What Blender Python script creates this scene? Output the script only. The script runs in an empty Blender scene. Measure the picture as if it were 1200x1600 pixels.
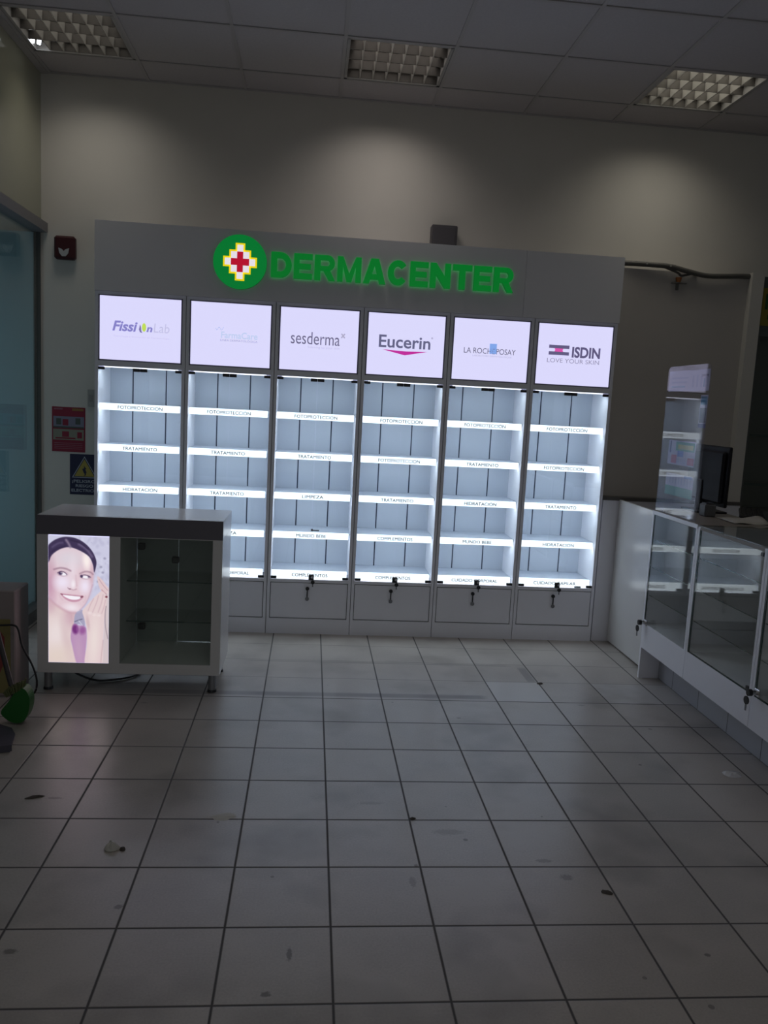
import bpy, math, random
import numpy as np
from mathutils import Vector, Matrix

random.seed(7)
scn = bpy.context.scene
COL = scn.collection
PI = math.pi

# ------------------------------------------------------------------ camera
F_PX = 1262.526
cam_d = bpy.data.cameras.new('camera')
cam_d.sensor_fit = 'VERTICAL'
cam_d.sensor_height = 24.0
cam_d.lens = F_PX / 1600.0 * 24.0
cam_d.clip_start = 0.05
cam = bpy.data.objects.new('camera', cam_d)
cam.location = (1.471, -5.6744, 1.673)
cam.rotation_mode = 'XYZ'
cam.rotation_euler = (1.4373, -0.05229, -0.08744)
COL.objects.link(cam)
scn.camera = cam

# ------------------------------------------------------------------ colour management, world, large lights
scn.view_settings.view_transform = 'Standard'
scn.view_settings.look = 'None'
scn.view_settings.gamma = 1.0
scn.view_settings.exposure = 0.0
scn.view_settings.use_curve_mapping = False

world = bpy.data.worlds.new('world')
scn.world = world
world.use_nodes = True
world.node_tree.nodes['Background'].inputs[0].default_value = (0.80, 0.92, 1.0, 1)
world.node_tree.nodes['Background'].inputs[1].default_value = 0.035


def area(name, loc, rot, sx, sy, power, color=(1, 1, 1), spread=PI):
    d = bpy.data.lights.new(name, 'AREA')
    d.shape = 'RECTANGLE'
    d.size = sx
    d.size_y = sy
    d.energy = power
    d.color = color
    d.spread = spread
    o = bpy.data.objects.new(name, d)
    o.location = loc
    o.rotation_euler = rot
    COL.objects.link(o)
    return o


# unseen fill lights added below the ceiling to lift the floor, without fixtures
for lx in (-0.08, 1.92, 3.9):
    for ly in (-3.5, -5.5):
        area('overhead_fill', (lx, ly, 3.72), (0, 0, 0), 0.6, 0.6, 1.7, (1.0, 0.93, 0.84), math.radians(150))
# broad unseen fill added behind the camera, for surfaces facing it
area('rear_fill', (2.2, -9.4, 1.9), (math.radians(84), 0, 0), 5.5, 3.2, 14.0, (0.90, 0.97, 1.0))
# daylight in the passage outside the left glass wall
area('passage_daylight_fill', (-2.9, -1.0, 2.2), (math.radians(70), 0, math.radians(-42)), 1.6, 2.2, 2.0, (0.55, 0.86, 1.0))


area('passage_daylight_fill', (-1.30, -0.20, 1.25), (math.radians(90), 0, math.radians(-40)), 0.3, 2.2, 1.3, (0.50, 0.80, 1.0))  # added strip light, makes the passage end wall brighten to the left


# ------------------------------------------------------------------ materials
def lin(c):
    out = []
    for v in c[:3]:
        v = v / 255.0
        out.append(v / 12.92 if v <= 0.04045 else ((v + 0.055) / 1.055) ** 2.4)
    return tuple(out)


def P(name, color, rough=0.5, metal=0.0, emit=None, strength=1.0, coat=0.0, spec=0.5):
    m = bpy.data.materials.new(name)
    m.use_nodes = True
    b = m.node_tree.nodes['Principled BSDF']
    b.inputs['Base Color'].default_value = (*color, 1)
    b.inputs['Roughness'].default_value = rough
    b.inputs['Metallic'].default_value = metal
    b.inputs['Coat Weight'].default_value = coat
    b.inputs['Specular IOR Level'].default_value = spec
    if emit is not None:
        b.inputs['Emission Color'].default_value = (*emit, 1)
        b.inputs['Emission Strength'].default_value = strength
    return m


def backlit(name, srgb, strength=1.0):
    c = lin(srgb)
    return P(name, tuple(0.3 * v for v in c), 0.4, 0, c, strength)


def speckle(name, c1, c2, scale, rough, bump=0.0, coat=0.0, detail=3.0):
    """two-tone procedural noise, for paint, laminate, ceiling board"""
    m = P(name, c1, rough, coat=coat)
    nt = m.node_tree
    b = nt.nodes['Principled BSDF']
    tc = nt.nodes.new('ShaderNodeTexCoord')
    n = nt.nodes.new('ShaderNodeTexNoise')
    n.inputs['Scale'].default_value = scale
    n.inputs['Detail'].default_value = detail
    mx = nt.nodes.new('ShaderNodeMix')
    mx.data_type = 'RGBA'
    mx.inputs[6].default_value = (*c1, 1)
    mx.inputs[7].default_value = (*c2, 1)
    nt.links.new(tc.outputs['Object'], n.inputs['Vector'])
    nt.links.new(n.outputs['Fac'], mx.inputs[0])
    nt.links.new(mx.outputs[2], b.inputs['Base Color'])
    if bump:
        bp = nt.nodes.new('ShaderNodeBump')
        bp.inputs['Strength'].default_value = bump
        bp.inputs['Distance'].default_value = 0.004
        nt.links.new(n.outputs['Fac'], bp.inputs['Height'])
        nt.links.new(bp.outputs['Normal'], b.inputs['Normal'])
    return m


def glass(name, tint=(0.93, 0.97, 0.95), rough=0.0, ior=1.5):
    """clear pane: each face passes light straight on and mirrors by Fresnel"""
    m = bpy.data.materials.new(name)
    m.use_nodes = True
    nt = m.node_tree
    nt.nodes.clear()
    out = nt.nodes.new('ShaderNodeOutputMaterial')
    mix = nt.nodes.new('ShaderNodeMixShader')
    tr = nt.nodes.new('ShaderNodeBsdfTransparent')
    tr.inputs[0].default_value = (*tint, 1)
    gl = nt.nodes.new('ShaderNodeBsdfGlossy')
    gl.inputs['Roughness'].default_value = rough
    fr = nt.nodes.new('ShaderNodeFresnel')
    geo = nt.nodes.new('ShaderNodeNewGeometry')
    ma = nt.nodes.new('ShaderNodeMath')      # same Fresnel seen from inside the pane
    ma.operation = 'MULTIPLY_ADD'
    ma.inputs[1].default_value = 1.0 / ior - ior
    ma.inputs[2].default_value = ior
    nt.links.new(geo.outputs['Backfacing'], ma.inputs[0])
    nt.links.new(ma.outputs[0], fr.inputs['IOR'])
    nt.links.new(fr.outputs[0], mix.inputs[0])
    nt.links.new(tr.outputs[0], mix.inputs[1])
    nt.links.new(gl.outputs[0], mix.inputs[2])
    nt.links.new(mix.outputs[0], out.inputs['Surface'])
    return m


M = {}
M['wall'] = speckle('wall_paint', (0.66, 0.63, 0.58), (0.60, 0.575, 0.53), 3.0, 0.75)
M['wall_grey'] = speckle('partition_paint', (0.50, 0.465, 0.43), (0.46, 0.43, 0.40), 3.0, 0.7)
M['wall_gloss'] = P('left_wall_panel', (0.34, 0.34, 0.25), 0.10, coat=0.6)
M['ceil'] = speckle('ceiling_board', (0.52, 0.49, 0.50), (0.44, 0.42, 0.43), 60, 0.9, 0.15)
M['tee'] = P('ceiling_tee', (0.42, 0.40, 0.40), 0.5)
M['alu'] = P('brushed_aluminium', (0.30, 0.31, 0.33), 0.4, 0.6)
M['rail'] = P('grey_rail', (0.22, 0.21, 0.22), 0.5)
M['lam'] = speckle('white_laminate', (0.88, 0.88, 0.95), (0.85, 0.85, 0.92), 8, 0.34)
M['lam_gloss'] = speckle('glossy_white_laminate', (0.72, 0.71, 0.72), (0.69, 0.68, 0.69), 8, 0.2)
M['fascia'] = speckle('fascia_laminate', (0.83, 0.82, 0.85), (0.80, 0.79, 0.82), 6, 0.45)
M['frame'] = P('dark_sign_frame', (0.16, 0.16, 0.20), 0.4)
M['gap'] = P('shadow_gap', (0.02, 0.02, 0.025), 0.8)
M['back'] = speckle('slatted_back_board', (0.50, 0.545, 0.635), (0.475, 0.52, 0.605), 5, 0.5)
M['groove'] = P('board_joint', (0.03, 0.045, 0.085), 0.8)
M['black'] = P('black_plastic', (0.015, 0.015, 0.02), 0.4)
M['steel'] = P('chrome', (0.6, 0.6, 0.62), 0.22, 1.0)
M['key'] = P('key_metal', (0.25, 0.25, 0.27), 0.35, 0.9)
M['glass'] = glass('clear_glass')
M['glass_green'] = glass('green_tinted_glass', (0.965, 0.985, 0.972))
M['acrylic'] = glass('acrylic_sheet', (0.94, 0.94, 0.98), 0.02)
M['glass_edge'] = P('glass_cut_edge', (0.02, 0.05, 0.045), 0.2)
M['strip'] = backlit('lit_price_strip', (236, 240, 255), 1.8)
M['strip_text'] = backlit('strip_lettering', (24, 27, 38), 1.0)
M['strip_text_bold'] = backlit('strip_lettering_dark', (14, 16, 26), 1.0)
M['led'] = backlit('led_tube', (235, 242, 255), 1.6)
M['panel'] = backlit('lit_sign_face', (217, 215, 250), 1.0)
M['sign_green'] = P('green_acrylic', (0.0, 0.10, 0.02), 0.25, 0, lin((0, 122, 40)), 0.72)
M['sign_edge'] = P('green_acrylic_side', (0.0, 0.07, 0.02), 0.3, 0, lin((0, 70, 26)), 0.6)
M['sign_halo'] = P('green_led_back', (0.0, 0.1, 0.02), 0.5, 0, (0.02, 0.50, 0.10), 0.75)
M['disc_back'] = P('disc_back', (0.0, 0.1, 0.02), 0.5, 0, (0.02, 0.4, 0.08), 0.25)
M['disc_green'] = backlit('disc_green', (0, 116, 46), 0.95)
M['yellow_lit'] = backlit('logo_yellow', (240, 216, 20), 0.9)
M['white_lit'] = backlit('logo_white', (236, 230, 238), 0.9)
M['red_lit'] = backlit('logo_red', (186, 14, 46), 0.9)
M['dark_door'] = P('grey_door_board', (0.30, 0.32, 0.31), 0.5)  # darker grey-green than the kiosk body
M['dark_band'] = P('charcoal_edge_band', (0.145, 0.135, 0.165), 0.45)
M['tile_wall'] = None


def floor_material():
    m = P('ceramic_floor_tiles', (0.5, 0.48, 0.44), 0.32, spec=1.0)
    nt = m.node_tree
    L = nt.links.new
    b = nt.nodes['Principled BSDF']
    T, OX, OY = 0.33565, 1.5961, -3.6166
    tc = nt.nodes.new('ShaderNodeTexCoord')
    sep = nt.nodes.new('ShaderNodeSeparateXYZ')
    L(tc.outputs['Object'], sep.inputs[0])

    def mth(op, a, bb=None, c=None):
        n = nt.nodes.new('ShaderNodeMath')
        n.operation = op
        for i, v in enumerate((a, bb, c)):
            if v is None:
                continue
            if isinstance(v, (int, float)):
                n.inputs[i].default_value = v
            else:
                L(v, n.inputs[i])
        return n.outputs[0]

    u = mth('DIVIDE', mth('SUBTRACT', sep.outputs[0], OX), T)
    v = mth('DIVIDE', mth('SUBTRACT', sep.outputs[1], OY), T)
    iu, iv = mth('FLOOR', u), mth('FLOOR', v)
    fu, fv = mth('SUBTRACT', u, iu), mth('SUBTRACT', v, iv)

    def edge(f):
        return mth('MINIMUM', f, mth('SUBTRACT', 1.0, f))
    eu, ev = edge(fu), edge(fv)
    gu = mth('SUBTRACT', 1.0, mth('SMOOTH_MIN', 1.0, mth('MULTIPLY', mth('MAXIMUM', mth('SUBTRACT', eu, 0.006), 0.0), 90.0), 0.05))
    gv = mth('SUBTRACT', 1.0, mth('SMOOTH_MIN', 1.0, mth('MULTIPLY', mth('MAXIMUM', mth('SUBTRACT', ev, 0.006), 0.0), 90.0), 0.05))
    # cross joints of the two oldest rows are worn almost clean
    worn = mth('GREATER_THAN', v, 7.6)
    gv = mth('MULTIPLY', gv, mth('MULTIPLY_ADD', worn, -0.55, 1.0))
    g = mth('MAXIMUM', gu, gv)
    comb = nt.nodes.new('ShaderNodeCombineXYZ')
    L(iu, comb.inputs[0])
    L(iv, comb.inputs[1])
    wn = nt.nodes.new('ShaderNodeTexWhiteNoise')
    wn.noise_dimensions = '2D'
    L(comb.outputs[0], wn.inputs['Vector'])
    nz = nt.nodes.new('ShaderNodeTexNoise')
    nz.inputs['Scale'].default_value = 4.0
    nz.inputs['Detail'].default_value = 6.0
    L(tc.outputs['Object'], nz.inputs['Vector'])
    tone = mth('ADD', mth('MULTIPLY_ADD', wn.outputs['Value'], 0.10, 0.90), mth('MULTIPLY_ADD', nz.outputs['Fac'], 0.40, -0.20))
    fine = nt.nodes.new('ShaderNodeTexNoise')
    fine.inputs['Scale'].default_value = 130.0
    fine.inputs['Detail'].default_value = 4.0
    L(tc.outputs['Object'], fine.inputs['Vector'])
    tone = mth('ADD', tone, mth('MULTIPLY_ADD', fine.outputs['Fac'], 0.36, -0.20))

    def mixc(fac, a, c):
        n = nt.nodes.new('ShaderNodeMix')
        n.data_type = 'RGBA'
        for idx, val in ((0, fac), (6, a), (7, c)):
            if isinstance(val, tuple):
                n.inputs[idx].default_value = (*val, 1)
            elif isinstance(val, (int, float)):
                n.inputs[idx].default_value = val
            else:
                L(val, n.inputs[idx])
        return n.outputs[2]

    def cell(a, c):
        return mth('MULTIPLY', mth('COMPARE', iu, a, 0.1), mth('COMPARE', iv, c, 0.1))
    base = mixc(tone, (0.0, 0.0, 0.0), (0.42, 0.39, 0.37))
    # three replaced tiles, whiter than the rest
    white = mth('MAXIMUM', mth('MAXIMUM', cell(3, 7), cell(5, 7)), mth('MULTIPLY', cell(6, 7), 0.6))
    base = mixc(mth('MULTIPLY', white, 0.45), base, (0.58, 0.59, 0.61))

    def band(coord, lo, hi, soft):
        a = mth('MULTIPLY', mth('SUBTRACT', coord, lo), 1.0 / soft)
        c = mth('MULTIPLY', mth('SUBTRACT', hi, coord), 1.0 / soft)
        n = mth('MINIMUM', a, c)
        cl = nt.nodes.new('ShaderNodeClamp')
        L(n, cl.inputs[0])
        return cl.outputs[0]
    x, y = sep.outputs[0], sep.outputs[1]
    stain = mth('MULTIPLY', band(y, -1.245, -1.165, 0.02), band(x, 0.55, 2.57, 0.05))
    stain2 = mth('MULTIPLY', band(y, -0.64, -0.605, 0.012), band(x, 1.1, 2.85, 0.05))
    stain3 = mth('MULTIPLY', band(y, -0.93, -0.65, 0.02), band(x, 2.87, 2.935, 0.012))
    st = mth('MAXIMUM', stain, mth('MAXIMUM', mth('MULTIPLY', stain2, 0.6), mth('MULTIPLY', stain3, 0.8)))
    st = mth('MULTIPLY', st, mth('MULTIPLY_ADD', nz.outputs['Fac'], 0.9, 0.25))
    base = mixc(st, base, (0.12, 0.105, 0.115))
    # scuffs and specks of dirt
    sp = nt.nodes.new('ShaderNodeTexVoronoi')
    sp.inputs['Scale'].default_value = 5.5
    L(tc.outputs['Object'], sp.inputs['Vector'])
    sepc = nt.nodes.new('ShaderNodeSeparateColor')
    L(sp.outputs['Color'], sepc.inputs[0])
    dots = mth('LESS_THAN', sp.outputs['Distance'], mth('MULTIPLY_ADD', sepc.outputs[1], 0.05, 0.012))
    dots = mth('MULTIPLY', dots, mth('GREATER_THAN', sepc.outputs[0], 0.25))
    base = mixc(mth('MULTIPLY', dots, 0.7), base, (0.10, 0.095, 0.09))
    sm = nt.nodes.new('ShaderNodeTexNoise')
    sm.inputs['Scale'].default_value = 2.3
    sm.inputs['Detail'].default_value = 3.0
    sm.inputs['Roughness'].default_value = 0.5
    L(tc.outputs['Object'], sm.inputs['Vector'])
    smc = nt.nodes.new('ShaderNodeMapRange')
    smc.inputs['From Min'].default_value = 0.52
    smc.inputs['From Max'].default_value = 0.70
    L(sm.outputs['Fac'], smc.inputs['Value'])
    base = mixc(mth('MULTIPLY', smc.outputs[0], 0.5), base, (0.17, 0.155, 0.14))
    # individual stains and scuffs (x, y, half width, half length, strength)
    wob = mth('MULTIPLY_ADD', fine.outputs['Fac'], 1.2, -0.6)
    marks = None
    for (mx_, my_, ma_, mb_, ms_) in [(2.46, -3.012, 0.022, 0.018, 0.5), (1.468, -3.409, 0.008, 0.028, 0.8), (1.406, -3.576, 0.014, 0.01, 0.8), (0.906, -3.171, 0.014, 0.012, 0.7), (0.64, -3.384, 0.02, 0.012, 0.7), (0.483, -2.446, 0.03, 0.008, 0.6), (2.407, -2.905, 0.03, 0.012, 0.45), (2.075, -2.701, 0.06, 0.02, 0.3), (1.785, -2.472, 0.05, 0.012, 0.28), (1.893, -3.037, 0.012, 0.03, 0.4), (2.783, -3.434, 0.01, 0.008, 0.8), (3.125, -2.077, 0.008, 0.008, 0.8), (2.332, -1.525, 0.012, 0.006, 0.9), (1.917, -2.934, 0.008, 0.008, 0.7), (0.628, -1.382, 0.02, 0.008, 0.5), (3.501, -1.263, 0.06, 0.02, 0.3), (3.092, -1.303, 0.02, 0.01, 0.5)]:
        dx_ = mth('DIVIDE', mth('SUBTRACT', x, mx_), ma_)
        dy_ = mth('DIVIDE', mth('SUBTRACT', y, my_), mb_)
        dd_ = mth('ADD', mth('SQRT', mth('ADD', mth('MULTIPLY', dx_, dx_), mth('MULTIPLY', dy_, dy_))), wob)
        cl_ = nt.nodes.new('ShaderNodeMapRange')
        cl_.inputs['From Min'].default_value = 1.25
        cl_.inputs['From Max'].default_value = 0.75
        cl_.inputs['To Max'].default_value = ms_
        L(dd_, cl_.inputs['Value'])
        marks = cl_.outputs[0] if marks is None else mth('MAXIMUM', marks, cl_.outputs[0])
    base = mixc(marks, base, (0.085, 0.078, 0.072))
    col = mixc(g, base, (0.045, 0.042, 0.045))
    L(col, b.inputs['Base Color'])
    L(mth('MULTIPLY_ADD', g, 0.45, mth('MULTIPLY_ADD', nz.outputs['Fac'], 0.14, 0.25)), b.inputs['Roughness'])
    bp = nt.nodes.new('ShaderNodeBump')
    bp.inputs['Strength'].default_value = 0.5
    bp.inputs['Distance'].default_value = 0.002
    bp.invert = True
    L(g, bp.inputs['Height'])
    L(bp.outputs['Normal'], b.inputs['Normal'])
    return m


M['floor'] = floor_material()


def plinth_material():
    m = P('plinth_tiles', (0.44, 0.43, 0.50), 0.3)
    nt = m.node_tree
    b = nt.nodes['Principled BSDF']
    tc = nt.nodes.new('ShaderNodeTexCoord')
    mp = nt.nodes.new('ShaderNodeMapping')
    mp.inputs['Rotation'].default_value = (PI / 2, 0, PI / 2)
    br = nt.nodes.new('ShaderNodeTexBrick')
    br.offset = 0.0
    br.inputs['Scale'].default_value = 1.0
    br.inputs['Brick Width'].default_value = 0.3356
    br.inputs['Row Height'].default_value = 0.40
    br.inputs['Mortar Size'].default_value = 0.0035
    br.inputs['Color1'].default_value = (0.46, 0.46, 0.50, 1)
    br.inputs['Color2'].default_value = (0.40, 0.40, 0.45, 1)
    br.inputs['Mortar'].default_value = (0.13, 0.13, 0.14, 1)
    s = nt.nodes.new('ShaderNodeSeparateXYZ')
    c = nt.nodes.new('ShaderNodeCombineXYZ')
    nt.links.new(tc.outputs['Object'], s.inputs[0])
    nt.links.new(s.outputs[1], c.inputs[0])
    nt.links.new(s.outputs[2], c.inputs[1])
    nt.links.new(c.outputs[0], br.inputs['Vector'])
    nt.links.new(br.outputs['Color'], b.inputs['Base Color'])
    return m


M['tile_wall'] = plinth_material()

# ------------------------------------------------------------------ mesh building
ORIGIN = {}


class MB:
    """collects shapes in world coordinates, then links them as ONE mesh object"""

    def __init__(self):
        self.v, self.f, self.m = [], [], []
        self.smooth = []

    def add(self, verts, faces, mi=0, smooth=False):
        o = len(self.v)
        self.v += [tuple(p) for p in verts]
        for f in faces:
            self.f.append(tuple(i + o for i in f))
            self.m.append(mi)
            self.smooth.append(smooth)
        return self

    def box(self, x0, x1, y0, y1, z0, z1, mi=0, bev=0.0, mat4=None):
        if bev <= 0:
            vs = [(x, y, z) for x in (x0, x1) for y in (y0, y1) for z in (z0, z1)]
            fs = [(0, 1, 3, 2), (4, 6, 7, 5), (0, 4, 5, 1), (2, 3, 7, 6), (0, 2, 6, 4), (1, 5, 7, 3)]
        else:
            b = min(bev, (x1 - x0) / 2.01, (y1 - y0) / 2.01, (z1 - z0) / 2.01)
            vs, idx = [], {}
            X, Y, Z = (x0, x1), (y0, y1), (z0, z1)
            s = (1, -1)
            for i in (0, 1):
                for j in (0, 1):
                    for k in (0, 1):
                        for a in range(3):
                            p = [X[i] + s[i] * b, Y[j] + s[j] * b, Z[k] + s[k] * b]
                            p[a] = (X[i], Y[j], Z[k])[a]
                            idx[(i, j, k, a)] = len(vs)
                            vs.append(tuple(p))
            fs = []
            q = ((0, 0), (0, 1), (1, 1), (1, 0))
            for i in (0, 1):
                fs.append([idx[(i, a, c, 0)] for a, c in q])
                fs.append([idx[(a, i, c, 1)] for a, c in q])
                fs.append([idx[(a, c, i, 2)] for a, c in q])
            for i in (0, 1):
                for j in (0, 1):
                    fs.append([idx[(i, j, 0, 0)], idx[(i, j, 1, 0)], idx[(i, j, 1, 1)], idx[(i, j, 0, 1)]])
                    fs.append([idx[(i, 0, j, 0)], idx[(i, 1, j, 0)], idx[(i, 1, j, 2)], idx[(i, 0, j, 2)]])
                    fs.append([idx[(0, i, j, 1)], idx[(1, i, j, 1)], idx[(1, i, j, 2)], idx[(0, i, j, 2)]])
                    for k in (0, 1):
                        fs.append([idx[(i, j, k, a)] for a in range(3)])
            c = Vector(((x0 + x1) / 2, (y0 + y1) / 2, (z0 + z1) / 2))
            out = []
            for f in fs:
                p = [Vector(vs[i]) for i in f]
                n = (p[1] - p[0]).cross(p[2] - p[0])
                mid = sum(p, Vector()) / len(p)
                out.append(f if n.dot(mid - c) > 0 else f[::-1])
            fs = out
        if mat4 is not None:
            vs = [tuple(mat4 @ Vector(p)) for p in vs]
        return self.add(vs, fs, mi)

    def frame(self, a, nrm):
        a, nrm = Vector(a), Vector(nrm).normalized()
        t = Vector((0, 0, 1)) if abs(nrm.z) < 0.9 else Vector((1, 0, 0))
        e1 = nrm.cross(t).normalized()
        return a, nrm, e1, nrm.cross(e1)

    def cyl(self, a, b, r, r2=None, n=16, mi=0):
        r2 = r if r2 is None else r2
        a0, d, e1, e2 = self.frame(a, Vector(b) - Vector(a))
        b0 = Vector(b)
        vs = []
        for c, rr in ((a0, r), (b0, r2)):
            for i in range(n):
                t = 2 * PI * i / n
                vs.append(c + (e1 * math.cos(t) + e2 * math.sin(t)) * rr)
        o = len(self.v)
        self.add(vs, [(i, (i + 1) % n, n + (i + 1) % n, n + i) for i in range(n)], mi, True)
        self.add(vs, [tuple(range(n))[::-1], tuple(range(n, 2 * n))], mi)
        return self

    def tube(self, pts, r, n=10, mi=0, sub=6):
        P_ = [Vector(p) for p in pts]
        path = []
        for i in range(len(P_) - 1):
            p0, p1, p2, p3 = P_[max(i - 1, 0)], P_[i], P_[i + 1], P_[min(i + 2, len(P_) - 1)]
            for k in range(sub):
                t = k / sub
                path.append(0.5 * ((2 * p1) + (-p0 + p2) * t + (2 * p0 - 5 * p1 + 4 * p2 - p3) * t * t + (-p0 + 3 * p1 - 3 * p2 + p3) * t ** 3))
        path.append(P_[-1])
        vs = []
        for i, c in enumerate(path):
            d = (path[min(i + 1, len(path) - 1)] - path[max(i - 1, 0)])
            _, d, e1, e2 = self.frame(c, d)
            rr = r[0] + (r[1] - r[0]) * i / (len(path) - 1) if isinstance(r, tuple) else r
            for k in range(n):
                t = 2 * PI * k / n
                vs.append(c + (e1 * math.cos(t) + e2 * math.sin(t)) * rr)
        m_ = len(path)
        fs = [(i * n + k, i * n + (k + 1) % n, (i + 1) * n + (k + 1) % n, (i + 1) * n + k) for i in range(m_ - 1) for k in range(n)]
        self.add(vs, fs, mi, True)
        self.add(vs[:n] + vs[-n:], [tuple(range(n))[::-1], tuple(range(n, 2 * n))], mi)
        return self

    def prism(self, poly, O, ex, ey, depth, mi=0, mi_side=None, mi_back=None):
        """extrude a 2D outline (ccw in ex,ey) from its front plane at O backwards by depth along -(ex x ey)"""
        O, ex, ey = Vector(O), Vector(ex), Vector(ey)
        nz = ex.cross(ey)
        n = len(poly)
        fr = [O + ex * p[0] + ey * p[1] for p in poly]
        bk = [q - nz * depth for q in fr]
        self.add(fr, [tuple(range(n))], mi)
        if depth > 0:
            self.add(bk, [tuple(range(n))[::-1]], mi if mi_back is None else mi_back)
            self.add(fr + bk, [(i, n + i, n + (i + 1) % n, (i + 1) % n) for i in range(n)], mi if mi_side is None else mi_side)
        return self

    def text(self, s, O, ex, ey, w, h, mi=0, bold=0.0, shear=0.0, anchor='c', lift=0.0):
        """lettering laid on the plane O,ex,ey: total width w (None keeps proportion), capital height h"""
        vs, fs, (x0, x1) = text_mesh(s, bold, shear)
        sy = h / 0.691
        sx = sy if w is None else w / (x1 - x0)
        wid = (x1 - x0) * sx
        ox = {'c': -wid / 2, 'l': 0.0, 'r': -wid}[anchor]
        O, ex, ey = Vector(O), Vector(ex), Vector(ey)
        nz = ex.cross(ey)
        self.add([O + ex * ((p[0] - x0) * sx + ox) + ey * (p[1] * sy) + nz * lift for p in vs], fs, mi)
        return self

    def build(self, name, mats, parent=None, loc=None, label=None, kind=None, cat=None, group=None):
        if not isinstance(mats, (list, tuple)):
            mats = [mats]
        if parent is not None:
            o0 = ORIGIN[parent.name]
        else:
            if loc is None:
                a = np.array(self.v)
                lo, hi = a.min(0), a.max(0)
                loc = ((lo[0] + hi[0]) / 2, (lo[1] + hi[1]) / 2, lo[2])
            o0 = Vector(loc)
        me = bpy.data.meshes.new(name)
        me.from_pydata([tuple(Vector(p) - o0) for p in self.v], [], self.f)
        for m in mats:
            me.materials.append(m)
        me.polygons.foreach_set('material_index', self.m)
        me.polygons.foreach_set('use_smooth', self.smooth)
        me.update()
        ob = bpy.data.objects.new(name, me)
        COL.objects.link(ob)
        if parent is not None:
            ob.parent = parent
        else:
            ob.location = o0
        ORIGIN[ob.name] = o0
        tag(ob, label, cat, group, kind)
        return ob


_TXT = {}


def text_mesh(s, bold=0.0, shear=0.0):
    k = (s, bold, shear)
    if k not in _TXT:
        c = bpy.data.curves.new('lettering', 'FONT')
        c.body = s
        c.size = 1.0
        c.offset = bold
        c.shear = shear
        c.resolution_u = 4
        o = bpy.data.objects.new('lettering', c)
        COL.objects.link(o)
        dg = bpy.context.evaluated_depsgraph_get()
        me = bpy.data.meshes.new_from_object(o.evaluated_get(dg))
        vs = [tuple(v.co) for v in me.vertices]
        fs = [tuple(p.vertices) for p in me.polygons]
        bpy.data.objects.remove(o)
        bpy.data.curves.remove(c)
        bpy.data.meshes.remove(me)
        xs = [v[0] for v in vs]
        _TXT[k] = (vs, fs, (min(xs), max(xs)))
    return _TXT[k]


def tag(o, label=None, cat=None, group=None, kind=None):
    if label:
        o['label'] = label
    if cat:
        o['category'] = cat
    if group:
        o['group'] = group
    if kind:
        o['kind'] = kind
    return o


def thing(name, label, cat, loc, group=None):
    o = bpy.data.objects.new(name, None)
    o.empty_display_size = 0.1
    o.location = loc
    COL.objects.link(o)
    ORIGIN[o.name] = Vector(loc)
    return tag(o, label, cat, group)


EX, EY, EZ = (1, 0, 0), (0, 1, 0), (0, 0, 1)
NX = (0, -1, 0)      # plane facing -x: text runs towards -y

# ------------------------------------------------------------------ the setting
XL, YB, ZC = -0.47, 0.40, 3.80
S = 'structure'
MB().box(-3.6, 6.2, -9.6, 0.5, -0.06, 0.0).build('floor', M['floor'], loc=(0, 0, 0), kind=S)
MB().box(-3.6, 6.2, YB, YB + 0.12, 0, ZC + 0.25).build('wall_back', M['wall'], kind=S)
# left wall: glossy panel over the rail, glass below
w = MB()
w.box(XL - 0.08, XL, -9.0, YB, 2.79, ZC + 0.2, 0)
w.box(XL - 0.08, XL, -9.0, -4.2, 0, 2.79, 0)
w.build('wall_left', M['wall_gloss'], kind=S)
MB().box(6.08, 6.2, -9.6, YB, 0, ZC + 0.2).build('wall_right', M['wall'], kind=S)
win = MB().box(XL - 0.03, XL - 0.018, -4.2, YB - 0.02, 0.06, 2.74).build('window_1', M['glass_green'], loc=(XL, 0, 0), kind=S)
fr = MB()
fr.box(XL - 0.06, XL + 0.045, -4.2, YB - 0.004, 2.735, 2.80, 0)
fr.box(XL - 0.045, XL - 0.005, YB - 0.014, YB - 0.002, 0.08, 2.735, 2)
fr.box(XL - 0.06, XL + 0.01, -4.2, -4.16, 0.08, 2.735, 1)
fr.build('window_frame', [M['rail'], M['alu'], P('dark_seal', (0.09, 0.09, 0.085), 0.7)], win)
MB().box(XL - 0.06, XL + 0.03, -4.2, YB - 0.004, 0.0, 0.085).build('baseboard_left', P('dark_skirting', (0.16, 0.15, 0.15), 0.5), kind=S)
# the passage outside that glass; blue wall added to keep its light cyan
pw = MB().box(-3.6, -3.5, -4.2, YB - 0.03, 0.001, 2.79)
pw.box(-3.6, XL - 0.047, YB - 0.03, YB - 0.001, 0.001, 2.73)
pw.build('wall_passage', speckle('passage_cyan_tint', (0.42, 0.62, 0.68), (0.38, 0.57, 0.63), 2, 0.8), kind=S)

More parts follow.
